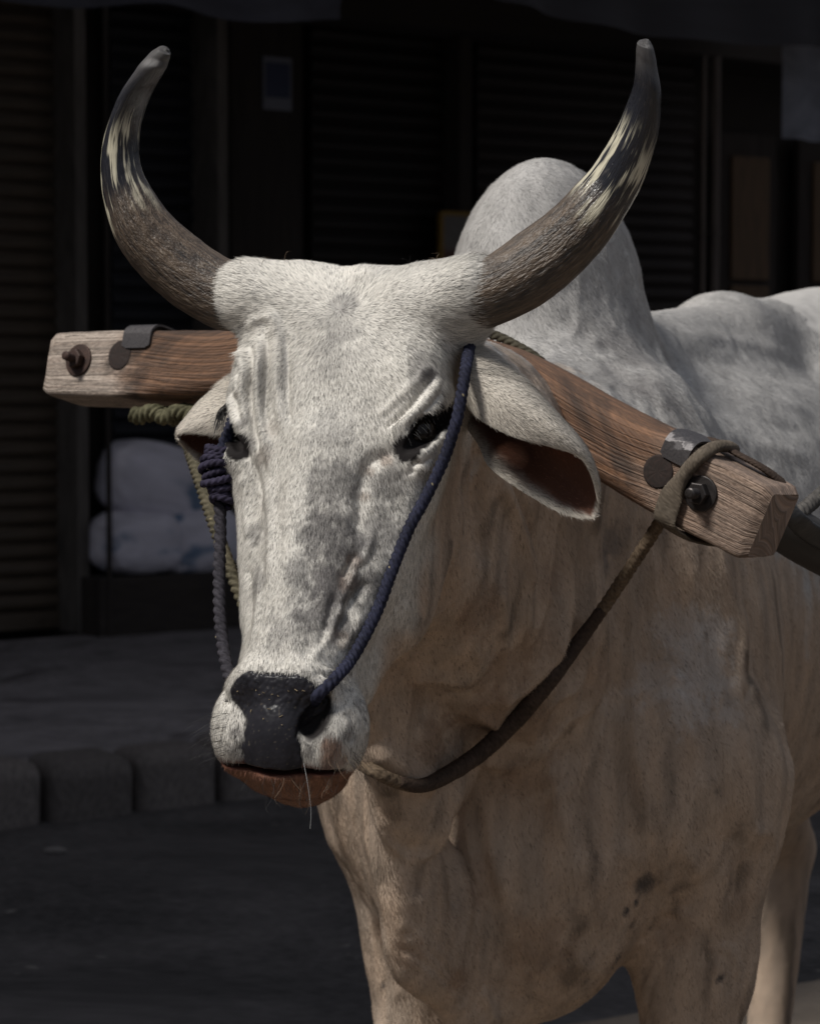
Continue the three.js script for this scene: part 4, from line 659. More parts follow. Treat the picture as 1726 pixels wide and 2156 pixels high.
// a rope lies on the hide where the hide stands nearer than the measured depth
const lay = (list, r) => list.map(([x, y, d]) => { const h = hit(x, y, r * 0.9), p = at(x, y, d); return h && h.distanceTo(camP) < p.distanceTo(camP) ? h : p; });
const halter = thing('halter_rope', 'dark blue halter rope running down both cheeks into the nostrils', 'rope');
mesh('cheek_rope', ropeGeo([at(1003, 680, 2.60), at(990, 722, 2.505), at(980, 775, 2.448), at(974, 815, 2.435)].concat(lay([[962, 880, 2.43], [935, 965, 2.43], [900, 1040, 2.43], [862, 1110, 2.425], [822, 1210, 2.41], [792, 1290, 2.40], [742, 1384, 2.375], [702, 1432, 2.355], [672, 1462, 2.345]], 0.0056)).concat([at(655, 1485, 2.365)]), 0.0058, { cols: BLUE, pitch: 0.030, lobes: 4, depth: 0.18, fleck: 0.002 }), ropeM, halter);
mesh('cheek_rope', ropeGeo([[463, 1050, 2.515], [464, 1120, 2.50], [462, 1200, 2.48], [463, 1290, 2.455], [470, 1360, 2.43], [484, 1425, 2.40]].map((q) => at(...q)).concat([at(505, 1466, 2.385)]), 0.0060, { cols: DUSK, pitch: 0.032, lobes: 3, depth: 0.24, seedN: 4 }), ropeM, halter);
mesh('cheek_rope', ropeGeo([[500, 850, 2.56], [488, 895, 2.53], [473, 935, 2.515], [462, 970, 2.51]].map((q) => at(...q)), 0.0066, { cols: BLUE, pitch: 0.03, lobes: 4, depth: 0.18, seedN: 9 }), ropeM, halter);
{ // the bulky knot: wraps round the rope, some crossing
  const pts = [], c0 = at(466, 940, 2.512), c1 = at(462, 1062, 2.508), ax = c1.clone().sub(c0), L = ax.length(); ax.normalize(); const s1 = new THREE.Vector3(1, 0, 0).addScaledVector(ax, -ax.x).normalize(), s2 = ax.clone().cross(s1);
  for (let i = 0; i <= 9 * 18; i++) { const t = i / (9 * 18), a = t * 9 * 6.283, r = 0.0085 + 0.0055 * Math.sin(Math.PI * clamp(t * 1.15)) + 0.002 * Math.sin(t * 23); pts.push(c0.clone().addScaledVector(ax, L * t + 0.0035 * Math.sin(a + t * 9)).addScaledVector(s1, Math.cos(a) * r * 1.12 - 0.003 * Math.sin(t * 5)).addScaledVector(s2, Math.sin(a) * r)); }
  mesh('knot', ropeGeo(pts, 0.0039, { cols: [[0.007, 0.006, 0.010], [0.040, 0.034, 0.062]], pitch: 0.018, lobes: 3, depth: 0.22, seg: 14, step: 0.0016, seedN: 12 }), ropeM, halter);
}
const neckRope = thing('neck_rope', 'brown rope hanging in a loop under the neck from one yoke end to the other', 'rope');
mesh('left_rope', ropeGeo([[385, 850, 3.20], [396, 930, 3.16], [412, 985, 3.10], [440, 1070, 3.03], [478, 1180, 2.96], [540, 1330, 2.90], [620, 1465, 2.87]].map((q) => at(...q)), 0.0075, { cols: OLIVE, pitch: 0.034, lobes: 3, depth: 0.26, seedN: 20 }), ropeM, neckRope).name = 'loop_rope';
const neckLine = [at(600, 1440, 2.87), at(680, 1535, 2.855), at(752, 1600, 2.85)].concat(lay([[790, 1625, 2.845], [835, 1646, 2.85], [880, 1655, 2.855], [940, 1632, 2.865], [1010, 1585, 2.88], [1080, 1520, 2.90], [1150, 1440, 2.90], [1215, 1355, 2.90], [1270, 1280, 2.88], [1330, 1190, 2.85], [1385, 1105, 2.82], [1408, 1068, 2.81]], 0.016));
for (const [i, k] of [[3, 0.006], [4, 0.014], [5, 0.020], [6, 0.014], [7, 0.006]]) neckLine[i].addScaledVector(camP.clone().sub(neckLine[i]).normalize(), k);
mesh('loop_rope', ropeGeo(neckLine, 0.0072, { cols: JUTE, pitch: 0.03, lobes: 3, depth: 0.20, seedN: 30, braid: true, flatten: (t) => { const k = smooth(0.10, 0.2, t) * smooth(0.72, 0.6, t); return [1, 1 - 0.15 * k]; } }), ropeM, neckRope);
{ // sleeve of webbing where the rope bears on the dewlap
  const q = neckLine.slice(4, 12).map((p) => p.clone().addScaledVector(camP.clone().sub(p).normalize(), 0.002));
  mesh('webbing_sleeve', ropeGeo(q, 0.0112, { cols: STRAP, pitch: 0.02, lobes: 6, depth: 0.06, seedN: 33, flatten: (t) => { const k = 0.62 + 0.38 * Math.sin(Math.PI * t); return [k, k]; } }), ropeM, neckRope);
}
const lashing = thing('lashing_strap', 'frayed grey cloth strap wrapped round the nearer end of the yoke', 'strap');
{
  const w = onBeam(1470, 0), f = w.f, [hh, hd] = beamHalf(w.t), o = 0.006, out = (k) => [[-hd * 0.6, hh + o + 0.002, 0.012], [0.0, hh + o + 0.006, 0.014], [hd * 0.7, hh + o + 0.003, 0.012], [hd + o, hh - 0.006, 0.008], [hd + o + 0.002, hh * 0.4, 0.001], [hd + o + 0.002, 0, -0.003], [hd + o + 0.001, -hh * 0.5, -0.004], [hd + o, -hh + 0.004, -0.001], [hd * 0.7, -hh - o, 0.010], [0, -hh - o - 0.002, 0.024], [-hd * 0.7, -hh - o, 0.034]].map(([a, b, s]) => f.p.clone().addScaledVector(f.N, a).addScaledVector(f.U, b).addScaledVector(f.T, s));
  mesh('strap_loop', ropeGeo(out(), 0.0068, { cols: DRAB, pitch: 0.02, lobes: 6, depth: 0.16, seedN: 41, braid: true, side: f.T, flatten: (t) => [mix(1.15, 2.1, smooth(0.42, 0.56, t)), mix(0.9, 0.5, smooth(0.42, 0.56, t))] }), ropeM, lashing);
  const tail = [[-hd, hh + 0.002, -0.03], [-hd * 0.2, hh + 0.009, 0.0], [0, hh + 0.009, 0.03], [-0.005, hh + 0.007, 0.06], [-hd * 0.8, hh - 0.004, 0.085]].map(([a, b, s]) => f.p.clone().addScaledVector(f.N, a).addScaledVector(f.U, b).addScaledVector(f.T, s));
  mesh('strap_tail', ropeGeo(tail, 0.0055, { cols: STRAP, pitch: 0.02, lobes: 5, depth: 0.08, seedN: 44, side: f.T.clone().cross(f.U), flatten: () => [1.6, 0.6] }), ropeM, lashing);
}
const tie = thing('yoke_tie_rope', 'thin dark rope lying along the top of the yoke behind the ear', 'rope');
mesh('tie_rope', ropeGeo([[960, 690, 2.985], [1040, 706, 2.965], [1090, 730, 2.945], [1130, 755, 2.93], [1160, 785, 2.925]].map((q) => at(...q)), 0.0058, { cols: [[0.02, 0.018, 0.012], [0.075, 0.065, 0.045]], pitch: 0.03, seedN: 51 }), ropeM, tie);
const greenTie = thing('frayed_rope_end', 'frayed yellow green rope end tied under the far end of the yoke', 'rope');
{
  const mk = (list, r, sd) => mesh('rope_turn', ropeGeo(list.map((q) => at(...q)), r, { cols: [[0.028, 0.027, 0.013], [0.15, 0.138, 0.085]], pitch: 0.03, depth: 0.3, seedN: sd }), ropeM, greenTie);
  mk([[280, 874, 3.235], [300, 876, 3.22], [320, 868, 3.21], [345, 874, 3.20]], 0.0105, 61); mk([[330, 872, 3.21], [352, 880, 3.19], [372, 868, 3.18], [400, 872, 3.17], [440, 866, 3.16]], 0.0095, 64); mk([[345, 858, 3.21], [365, 886, 3.20], [390, 872, 3.19], [410, 855, 3.18]], 0.007, 67);
}
const shaft = thing('cart_shaft', 'black cart shaft pole tied behind the nearer yoke end', 'shaft');
{
  const pts = [at(1600, 1075, 2.85), at(1680, 1128, 2.86), at(1760, 1172, 2.90), at(1900, 1240, 2.98), at(2300, 1340, 3.4), at(2600, 1360, 4.6)], c = new THREE.CatmullRomCurve3(pts, false, 'centripetal');
  mesh('pole', new THREE.TubeGeometry(c, 120, 0.030, 24), std({ map: rustTex([0.008, 0.007, 0.006], [0.022, 0.018, 0.016], 21), roughness: 0.55 }), shaft);
  mesh('leather_lashing', ropeGeo([at(1652, 1070, 2.80), at(1676, 1096, 2.80), at(1700, 1118, 2.815), at(1730, 1136, 2.83), at(1790, 1160, 2.86)], 0.008, { cols: [[0.006, 0.006, 0.006], [0.02, 0.018, 0.017]], lobes: 2, pitch: 0.2, depth: 0.1, seedN: 71, flatten: () => [1.5, 0.6] }), std({ vertexColors: true, roughness: 0.35 }), shaft);
}
const rein = thing('side_rope', 'grey rope running from the nearer yoke end along the flank', 'rope');
mesh('rein_rope', ropeGeo([[1672, 1090, 2.835], [1690, 1074, 2.85], [1712, 1055, 2.88], [1760, 1015, 2.96], [1860, 960, 3.2], [2000, 900, 3.8]].map((q) => at(...q)), 0.0085, { cols: [[0.03, 0.028, 0.026], [0.10, 0.092, 0.085]], pitch: 0.03, seedN: 81, step: 0.003 }), ropeM, rein);

// ---------------------------------------------------------------- street: road, kerb, pavement
const SA = 37 * Math.PI / 180, E = new THREE.Vector3(Math.cos(SA), 0, -Math.sin(SA)), NO = new THREE.Vector3(Math.sin(SA), 0, Math.cos(SA));   // along the street, out from the shops
const F0 = at(200, 1330, 11.0); F0.y = 0;
const street = (s, h, o) => new THREE.Vector3(F0.x + E.x * s + NO.x * o, h, F0.z + E.z * s + NO.z * o);
// where a sight line meets a plane o metres in front of the shops, as [s, h]
function onShop(px, py, o = 0) { const a = SURVEY, d = at(px, py, 1).sub(a), w = street(0, 0, o).sub(a), t = w.dot(NO) / d.dot(NO), q = a.clone().addScaledVector(d, t).sub(street(0, 0, o)); return [q.dot(E), q.y + 0]; }
const turnS = new THREE.Quaternion().setFromAxisAngle(UPV, SA);
function put(o, s, h, out) { o.position.copy(street(s, h, out)); o.quaternion.copy(turnS); return o; }
const PAVE = 0.15, KERB_O = (() => { const g = (px, py) => { const a = SURVEY, d = at(px, py, 1).sub(a), t = -EYE / d.y; return a.clone().addScaledVector(d, t).sub(F0).dot(NO); }; return (g(47, 1755) + g(557, 1671)) / 2; })();
console.log('kerb offset', KERB_O.toFixed(2));
function sheet(w, d, nx, nz, hf, uvs) { const g = new THREE.PlaneGeometry(w, d, nx, nz); g.rotateX(-Math.PI / 2); const p = g.attributes.position, uv = g.attributes.uv; for (let i = 0; i < p.count; i++) { p.setY(i, hf(p.getX(i), p.getZ(i))); uv.setXY(i, p.getX(i) / uvs, p.getZ(i) / uvs); } g.computeVertexNormals(); return g; }
const asphaltC = dataTex(512, 512, (u, v, o) => { const n = tnoise(u, v, 60, 60, 3, 3), big = tnoise(u, v, 5, 5, 7, 3), k = clamp(clamp(0.5 + n * 1.6) * 0.6 + 0.45 + big * 1.3, 0.25, 2), st = smooth(0.34, 0.42, tnoise(u, v, 46, 46, 21, 2)); o[0] = mix(0.054 * k, 0.13, st); o[1] = mix(0.049 * k, 0.12, st); o[2] = mix(0.049 * k, 0.11, st); });
const asphaltB = dataTex(512, 512, (u, v, o) => { o[0] = o[1] = o[2] = clamp(0.5 + tnoise(u, v, 80, 80, 3, 3) * 0.8 + tnoise(u, v, 9, 9, 5, 2) * 0.4); }, false);
{
  const near = sheet(16, 16, 200, 200, (x, z) => 0.012 * fbm(x * 0.8, 3, z * 0.8, 3) + 0.006 * fbm(x * 5, 1, z * 5, 3), 2.2);
  const m = mesh('road', near, std({ map: asphaltC, bumpMap: asphaltB, bumpScale: 0.012, roughness: 0.9 })); m.userData.kind = 'structure'; put(m, 1.5, 0, KERB_O + 8.0 - 0.12);
  const far = mesh('ground', sheet(160, 160, 2, 2, () => -0.03, 2.2), std({ map: asphaltC, roughness: 0.95 })); far.userData.kind = 'structure';
}
const paveC = dataTex(512, 512, (u, v, o) => { const n = tnoise(u, v, 30, 30, 13, 4), big = tnoise(u, v, 4, 6, 17, 4), st = smooth(0.08, 0.30, tnoise(u, v, 7, 12, 29, 3)), k = 0.8 + n * 0.7 + big * 0.7; o[0] = mix(0.220 * k, 0.08, st); o[1] = mix(0.205 * k, 0.072, st); o[2] = mix(0.212 * k, 0.074, st); });
{
  const w = KERB_O - 0.14, g = sheet(44, w, 240, 50, (x, z) => 0.012 * fbm(x * 1.2, 2, z * 1.2, 3) + 0.008 * fbm(x * 4, 8, z * 7, 3), 1.7), m = mesh('pavement', g, std({ map: paveC, bumpMap: asphaltB, bumpScale: 0.01, roughness: 0.8 })); m.userData.kind = 'structure'; put(m, 12.5, PAVE, w / 2);
  const kerb = new THREE.Group(); kerb.name = numbered('kerb'); kerb.userData = { kind: 'structure' }; scene.add(kerb);
  const kt = dataTex(256, 256, (u, v, o) => { const n = tnoise(u, v, 20, 20, 31, 4), k = 0.8 + n * 0.9; o[0] = 0.150 * k; o[1] = 0.132 * k; o[2] = 0.125 * k; });
  const variants = []; for (let q = 0; q < 4; q++) { const g = new RoundedBoxGeometry(0.285, 0.34, 0.24, 5, 0.055), p = g.attributes.position; for (let i = 0; i < p.count; i++) { const x = p.getX(i), y = p.getY(i), z = p.getZ(i), k = 1 + 0.06 * noise(x * 6 + q * 7, y * 6, z * 6) + 0.02 * noise(x * 25 + q, y * 25, z * 25); p.setXYZ(i, x * Math.min(k, 1.03), y * k, z * k); } g.computeVertexNormals(); variants.push(g); }
  const km = [0.8, 1, 1.15].map((k) => std({ map: kt, color: lin(k, k, k), bumpMap: asphaltB, bumpScale: 0.006, roughness: 0.9 }));
  let s = -6.4; for (let i = 0; i < 80; i++) { const m = mesh('kerb_stone', variants[i % 4], km[(i * 7) % 3], kerb); put(m, s, 0.02 + 0.012 * (rnd() - 0.5), KERB_O - 0.12 + 0.02 * (rnd() - 0.5)); m.rotateY((rnd() - 0.5) * 0.14); m.rotateX((rnd() - 0.5) * 0.12); m.rotateZ((rnd() - 0.5) * 0.06); s += 0.296 + rnd() * 0.012; }
}
{ // unseen tan sheet added on the road to bounce warm light upward
  const g = new THREE.PlaneGeometry(16, 8, 160, 60); g.rotateX(-Math.PI / 2); const q = g.attributes.position, uv = g.attributes.uv;
  for (let i = 0; i < q.count; i++) { let x = q.getX(i), z = q.getZ(i); const e = smooth(-2, -4, z); z += e * (0.5 * fbm(x * 0.7, 4, 1, 3) + 0.12 * noise(x * 4, 2, 2)); q.setXYZ(i, x, 0.022 + 0.012 * fbm(x * 0.8, 3, z * 0.8, 3) + 0.006 * fbm(x * 5, 1, z * 5, 3), z); uv.setXY(i, x / 2.4, z / 2.4); } g.computeVertexNormals();
  const m = mesh('added_bounce_sheet', g, std({ map: dataTex(256, 256, (u, v, o) => { const n = tnoise(u, v, 24, 24, 151, 4), k = 0.9 + n * 0.6; o[0] = 0.155 * k; o[1] = 0.125 * k; o[2] = 0.098 * k; }), bumpMap: asphaltB, bumpScale: 0.008, roughness: 0.95 })); m.userData.kind = 'structure'; put(m, 1.5, 0, 10.0);
}
// small litter and stones on the road
{
  const sm = std({ color: lin(0.13, 0.12, 0.115), roughness: 0.9 }), sg = new THREE.IcosahedronGeometry(1, 1); { const p = sg.attributes.position; for (let i = 0; i < p.count; i++) { const k = 1 + 0.35 * noise(p.getX(i) * 1.7, p.getY(i) * 1.7, p.getZ(i) * 1.7 + 3); p.setXYZ(i, p.getX(i) * k, p.getY(i) * k * 0.5, p.getZ(i) * k); } sg.computeVertexNormals(); }
  const ground = (px, py) => { const a = SURVEY, d = at(px, py, 1).sub(a); return a.clone().addScaledVector(d, -EYE / d.y); };
  const spots = [[118, 1796, 0.022, 'flat pale stone lying in the gutter below the kerb'], [768, 1702, 0.012, 'small pale pebble on the road beside the bull']];
  for (const [px, py, r, label] of spots.slice(0, 1)) { const p = ground(px, py), m = mesh('pebble', sg, sm); m.position.copy(p); m.position.y = r * 0.32; m.scale.set(r * 1.5, r, r); m.userData = { label, category: 'stone' }; }
}

// ---------------------------------------------------------------- shop fronts
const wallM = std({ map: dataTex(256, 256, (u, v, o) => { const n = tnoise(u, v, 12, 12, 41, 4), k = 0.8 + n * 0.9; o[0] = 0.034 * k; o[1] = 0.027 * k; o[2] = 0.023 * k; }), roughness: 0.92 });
const boxUV = (w, h, d, r = 0.01) => { const g = new RoundedBoxGeometry(w, h, d, 2, Math.min(r, w / 3, h / 3, d / 3)); return g; };
const X = (px, o = 0) => onShop(px, 800, o)[0], Y = (px, py, o = 0) => onShop(px, py, o)[1];
const shop = thing('shop_building', 'dark old shop row with closed rolling shutters behind the bull', 'building');
{
  const part = (name, s0, s1, h0, h1, o0, o1, mat, parent = shop) => { const m = mesh(name, boxUV(s1 - s0, h1 - h0, o1 - o0), mat, parent); if (parent === shop) put(m, (s0 + s1) / 2, (h0 + h1) / 2, (o0 + o1) / 2); return m; };
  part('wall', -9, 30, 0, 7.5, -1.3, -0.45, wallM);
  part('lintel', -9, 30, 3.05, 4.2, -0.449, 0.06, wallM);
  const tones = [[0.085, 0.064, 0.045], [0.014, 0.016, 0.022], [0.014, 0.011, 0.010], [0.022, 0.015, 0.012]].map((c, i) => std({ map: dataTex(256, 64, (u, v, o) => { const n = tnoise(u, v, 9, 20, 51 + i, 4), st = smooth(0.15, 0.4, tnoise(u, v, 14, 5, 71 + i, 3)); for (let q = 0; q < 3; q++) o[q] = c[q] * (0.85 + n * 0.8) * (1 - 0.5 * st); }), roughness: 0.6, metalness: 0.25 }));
  // rolling shutters: each slat a shallow curved strip of its own
  const shutter = (px0, px1, tone, o) => {
    const s0 = X(px0, o), s1 = X(px1, o), g = new THREE.Group(); g.name = 'rolling_shutter'; shop.add(g);
    const H = 0.078, w = s1 - s0, sh = new THREE.Shape(); sh.moveTo(0, 0.003); for (let i = 0; i <= 6; i++) { const a = i / 6; sh.lineTo(0.003 + 0.015 * Math.sin(Math.PI * a), 0.004 + a * (H - 0.012)); } sh.lineTo(0.003, H - 0.003); sh.lineTo(-0.004, H - 0.002); sh.lineTo(-0.004, 0.003); sh.closePath();
    const geo = new THREE.ExtrudeGeometry(sh, { depth: w, bevelEnabled: false, curveSegments: 2 }); geo.rotateY(-Math.PI / 2); geo.translate(w / 2, 0, 0);
    const uv = geo.attributes.uv, p = geo.attributes.position; for (let i = 0; i < p.count; i++) uv.setXY(i, p.getX(i) * 0.5, p.getY(i) * 3);
    const n = Math.ceil((3.08 - PAVE - 0.10) / H);
    for (let i = 0; i < n; i++) { const m = mesh('slat', geo, tones[tone], g); put(m, (s0 + s1) / 2, PAVE + 0.10 + i * H, o + 0.004 * (rnd() - 0.5)); m.rotateX((rnd() - 0.5) * 0.05); }
    const bar = mesh('bottom_bar', boxUV(w, 0.085, 0.05), tones[tone], g); put(bar, (s0 + s1) / 2, PAVE + 0.055, o);
  };
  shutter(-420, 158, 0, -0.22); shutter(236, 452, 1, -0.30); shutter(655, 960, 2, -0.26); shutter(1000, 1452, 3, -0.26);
  const postM = std({ map: dataTex(64, 256, (u, v, o) => { const n = tnoise(u, v, 6, 20, 81, 4), k = 0.8 + n; o[0] = 0.115 * k; o[1] = 0.102 * k; o[2] = 0.090 * k; }), roughness: 0.8 });
  const pillar = (px0, px1, o0, o1, mat = postM) => part('pillar', X(px0, o1), X(px1, o1), PAVE, 3.06, o0, o1, mat);
  pillar(163, 188, -0.44, -0.02); pillar(462, 484, -0.44, -0.06); pillar(488, 640, -0.44, -0.20, wallM); pillar(966, 994, -0.44, -0.12, wallM);
  // right-hand doorway with panelled leaves
  const woodD = std({ map: dataTex(128, 256, (u, v, o) => { const n = tnoise(u, v, 24, 4, 91, 4), k = 0.8 + n * 0.9; o[0] = 0.105 * k; o[1] = 0.062 * k; o[2] = 0.030 * k; }), roughness: 0.75 });
  for (const [a, b] of [[1512, 1632], [1678, 1830]]) {
    const s0 = X(a, -0.3), s1 = X(b, -0.3), door = new THREE.Group(); door.name = 'door'; shop.add(door);
    put(mesh('leaf', boxUV(s1 - s0, 2.55, 0.05), wallM, door), (s0 + s1) / 2, PAVE + 1.28, -0.33);
    for (const [h0, h1] of [[0.15, 1.05], [1.15, Y(1570, 590, -0.3) - PAVE - 0.03], [Y(1570, 590, -0.3) - PAVE, 2.42]]) { if (h1 - h0 < 0.1) continue; put(mesh('panel', boxUV((s1 - s0) * 0.66, h1 - h0, 0.03), woodD, door), (s0 + s1) / 2, PAVE + (h0 + h1) / 2, -0.295); }
  }
  // plinth in front of the second shutter
  part('plinth', X(196, 0.1), X(700, 0.1), PAVE - 0.05, Y(330, 1212, 0.15), -0.44, 0.15, wallM);
}
const pipeM = std({ map: rustTex([0.05, 0.042, 0.038], [0.16, 0.13, 0.115], 101), roughness: 0.7, metalness: 0.2 });
for (const [px, r, o, label] of [[1469, 0.014, 0.02, 'thin rusty drain pipe left of the thicker pipe on the shop front'], [1494, 0.024, 0.04, 'thicker rusty drain pipe standing on the shop front'], [221, 0.013, 0.12, 'thin dark pole in front of the sacks and blue shutter']]) {
  const p = thing('drain_pipe', label, 'pipe'), s = X(px, o); mesh('pipe', new THREE.CylinderGeometry(r, r, 2.9, 20, 1), px < 300 ? wallM : pipeM, p); put(p, s, PAVE + 1.45, o + 0.03);
  if (px > 300) for (const h of [-0.7, 0.5]) { const c = mesh('bracket', new THREE.TorusGeometry(r + 0.006, 0.006, 8, 20), pipeM, p); c.rotation.x = Math.PI / 2; c.position.y = h; }
}
// notice sheet, framed box, hanging cloth
{
  const [s, h] = onShop(584, 176, -0.19), w = X(614, -0.19) - X(554, -0.19), hh = Y(584, 120, -0.19) - Y(584, 232, -0.19), nb = thing('notice_sheet', 'small faded blue printed notice on the pillar above the far horn', 'notice');
  put(nb, s, h, -0.19);
  mesh('paper', boxUV(w, hh, 0.006, 0.002), std({ color: lin(0.17, 0.18, 0.22), roughness: 0.8 }), nb); const pr = mesh('print', boxUV(w * 0.84, hh * 0.66, 0.004, 0.001), std({ map: dataTex(64, 64, (u, v, o) => { const n = tnoise(u, v, 16, 20, 111, 3); o[0] = 0.04 + 0.04 * n; o[1] = 0.05 + 0.05 * n; o[2] = 0.10 + 0.06 * n; }), roughness: 0.7 }), nb); pr.position.set(0, hh * 0.06, 0.006);
  const [s2, h2] = onShop(964, 497, -0.08), w2 = X(1000, -0.08) - X(930, -0.08), h3 = Y(964, 450, -0.08) - Y(964, 600, -0.08), fb = thing('framed_board', 'small board with a yellow top frame beside the hump', 'board'); put(fb, s2, Y(964, 525, -0.08), -0.09);
  const yel = std({ color: lin(0.22, 0.13, 0.02), roughness: 0.7 });
  mesh('panel', boxUV(w2 * 0.9, h3 * 0.95, 0.02, 0.004), std({ map: dataTex(64, 128, (u, v, o) => { const a = smooth(0.45, 0.55, v + 0.1 * tnoise(u, v, 4, 4, 121, 2)), n = tnoise(u, v, 8, 30, 123, 3); o[0] = mix(0.10, 0.13, a) + 0.05 * n; o[1] = mix(0.045, 0.12, a) + 0.04 * n; o[2] = mix(0.035, 0.11, a) + 0.04 * n; }), roughness: 0.8 }), fb);
  for (const [x, y, ww, hhh] of [[0, h3 / 2, w2, 0.022], [-w2 / 2, 0, 0.018, h3], [w2 / 2, 0, 0.018, h3], [0, -h3 / 2, w2, 0.02]]) mesh('frame_bar', boxUV(ww, hhh, 0.035, 0.004), yel, fb).position.set(x, y, 0.004);
}
// cloth sheet grid: f(u, v) -> Vector3
function clothGeo(f, nu, nv) { const pos = [], uv = [], idx = []; for (let j = 0; j <= nv; j++) for (let i = 0; i <= nu; i++) { const p = f(i / nu, j / nv); pos.push(p.x, p.y, p.z); uv.push(i / nu, j / nv); } for (let j = 0; j < nv; j++) for (let i = 0; i < nu; i++) { const a = j * (nu + 1) + i, b = a + nu + 1; idx.push(a, b, a + 1, a + 1, b, b + 1); } const g = new THREE.BufferGeometry(); g.setAttribute('position', new THREE.Float32BufferAttribute(pos, 3)); g.setAttribute('uv', new THREE.Float32BufferAttribute(uv, 2)); g.setIndex(idx); g.computeVertexNormals(); return g; }
const clothTex = (c, sd) => dataTex(256, 256, (u, v, o) => { const n = tnoise(u, v, 6, 6, sd, 4), k = 0.85 + n * 0.7; o[0] = c[0] * k; o[1] = c[1] * k; o[2] = c[2] * k; });
const tarpM = std({ map: clothTex([0.026, 0.027, 0.038], 131), roughness: 0.85, side: THREE.DoubleSide }), tarp2 = std({ map: clothTex([0.022, 0.022, 0.028], 137), roughness: 0.85, side: THREE.DoubleSide });
const SHADE_OUT = 6.3, OA = 2.3;   // added shade cloth and awnings reach this far out
{
  const aw = thing('left_awning', 'grey blue cloth awning with a hanging edge above the left shutters', 'awning'); aw.name = numbered('cloth_awning');
  const s0 = X(-500, OA), s1 = X(722, OA), edge = (u) => mix(Y(100, 20, OA), Y(720, 50, OA), u) - 0.02 * Math.sin(u * 17) ;
  mesh('valance', clothGeo((u, v) => street(mix(s0, s1, u), edge(u) + v * 0.24, OA + 0.03 * Math.sin(u * 31) * (1 - v) + 0.012 * noise(u * 30, v * 4, 2)), 160, 16), tarpM, aw);
  mesh('roof_cloth', clothGeo((u, v) => street(mix(s0, s1, u), mix(edge(u) + 0.24, 3.30, v) - 0.06 * Math.sin(Math.PI * v), mix(OA, 0.07, v)), 60, 20), tarpM, aw);
  const b = thing('right_awning', 'dark cloth awning with a sagging edge above the right doorway', 'awning'); b.name = numbered('cloth_awning');
  const pts = [[1000, -20], [1060, 0], [1150, 28], [1300, 62], [1450, 84], [1640, 96], [1750, 98], [1900, 90], [2200, 60]].map(([x, y]) => onShop(x, y, OA)), c = new THREE.CatmullRomCurve3(pts.map(([s, h]) => new THREE.Vector3(s, h, 0)), false, 'centripetal');
  mesh('valance', clothGeo((u, v) => { const q = c.getPoint(u); return street(q.x, q.y + v * 0.22, OA + 0.03 * Math.sin(u * 40) * (1 - v)); }, 120, 10), tarp2, b);
  mesh('roof_cloth', clothGeo((u, v) => { const q = c.getPoint(u); return street(q.x, mix(q.y + 0.22, 3.28, v) - 0.08 * Math.sin(Math.PI * v), mix(OA, 0.07, v)); }, 60, 20), tarp2, b);
  const h = thing('hanging_cloth', 'pale grey blue cloth hanging below the right awning', 'cloth');
  const OC = 1.5, a0 = X(1640, OC), a1 = X(1860, OC), yb = Y(1700, 296, OC), yt = Y(1700, 60, OC);
  mesh('cloth_panel', clothGeo((u, v) => street(mix(a0, a1, u), mix(yb, yt, v), OC + 0.03 * Math.sin(u * 14) * (1 - v * 0.6)), 60, 20), std({ map: clothTex([0.26, 0.28, 0.34], 141), roughness: 0.85, side: THREE.DoubleSide }), h);
}
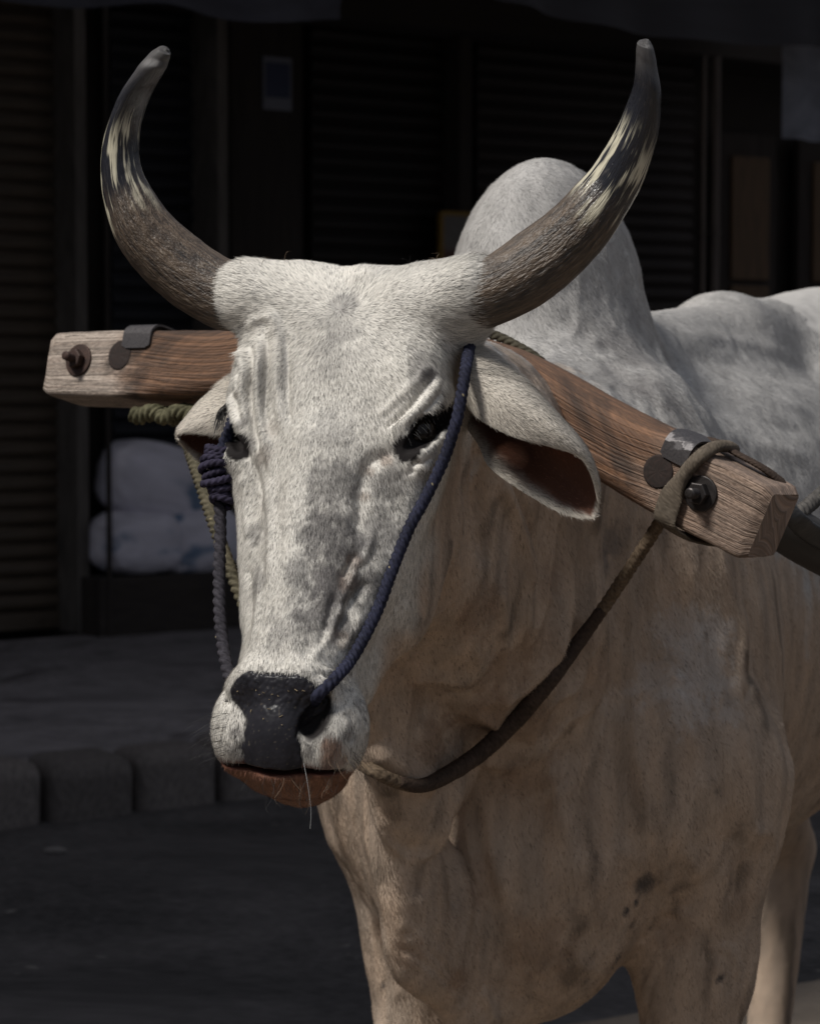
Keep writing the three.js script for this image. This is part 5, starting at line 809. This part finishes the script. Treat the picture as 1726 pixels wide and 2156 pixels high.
// sacks piled on the plinth
{
  const tex = (sd) => dataTex(256, 256, (u, v, o) => { const n = tnoise(u, v, 8, 8, sd, 4), blue = 0.85 * smooth(0.12, 0.22, tnoise(u, v, 4, 3, sd + 40, 2) + 0.3 * n), k = 0.9 + n * 0.5; o[0] = mix(0.66, 0.08, blue) * k; o[1] = mix(0.64, 0.16, blue) * k; o[2] = mix(0.72, 0.27, blue) * k; });
  const sack = (px, py, o, rx, ry, rz, rot, sd, label) => {
    const g = new THREE.SphereGeometry(1, 64, 48), p = g.attributes.position;
    for (let i = 0; i < p.count; i++) { let x = p.getX(i), y = p.getY(i), z = p.getZ(i); const sq = (q) => Math.sign(q) * Math.pow(Math.abs(q), 0.72); x = sq(x); y = sq(y); z = sq(z); const k = 1 + 0.10 * fbm(x * 1.6 + sd, y * 1.6, z * 1.6, 3) + 0.035 * noise(x * 7 + sd, y * 3, z * 7); p.setXYZ(i, x * k * rx, y * k * ry, z * k * rz); }
    g.computeVertexNormals(); const m = mesh('sack', g, std({ map: tex(sd), roughness: 0.8 })); const [s, h] = onShop(px, py, o); put(m, s, h, o); m.rotateZ(rot); m.userData = { label, category: 'sack', group: 'sacks piled on the plinth' };
  };
  sack(285, 1140, 0.02, 0.22, 0.15, 0.17, -0.03, 201, 'lowest blue and white sack of the pile on the plinth');
  sack(405, 1135, 0.0, 0.24, 0.165, 0.16, 0.06, 203, 'right-hand white sack of the pile beside the halter rope');
  sack(325, 1015, -0.04, 0.28, 0.185, 0.17, -0.20, 207, 'topmost pale sack of the pile on the plinth');
}
// unseen cloth added over the street: it keeps the sun off the pavement and shop fronts
{
  const sc = thing('added_shade_cloth', 'unseen wide cloth added high across the street to keep off the sun', 'added shade cloth');
  const m = new THREE.MeshPhysicalMaterial({ color: lin(0.46, 0.47, 0.53), roughness: 1, transmission: 0.27, thickness: 0, side: THREE.DoubleSide });
  mesh('cloth_panel', clothGeo((u, v) => { const a = street(mix(-9, 13, u), 3.42, 0.07), b = street(mix(-9, 13, u), 3.55, 0.07); const x = mix(-9, 13, u); const p = street(x, 0, mix(0.07, SHADE_OUT, v)); p.y = mix(3.5, 3.35, v) - 0.16 * Math.sin(Math.PI * v) * (0.7 + 0.3 * Math.sin(u * 19)) - 0.05 * Math.sin(u * 30) * v; return p; }, 90, 40), m, sc);
}

renderer.render(scene, camera);
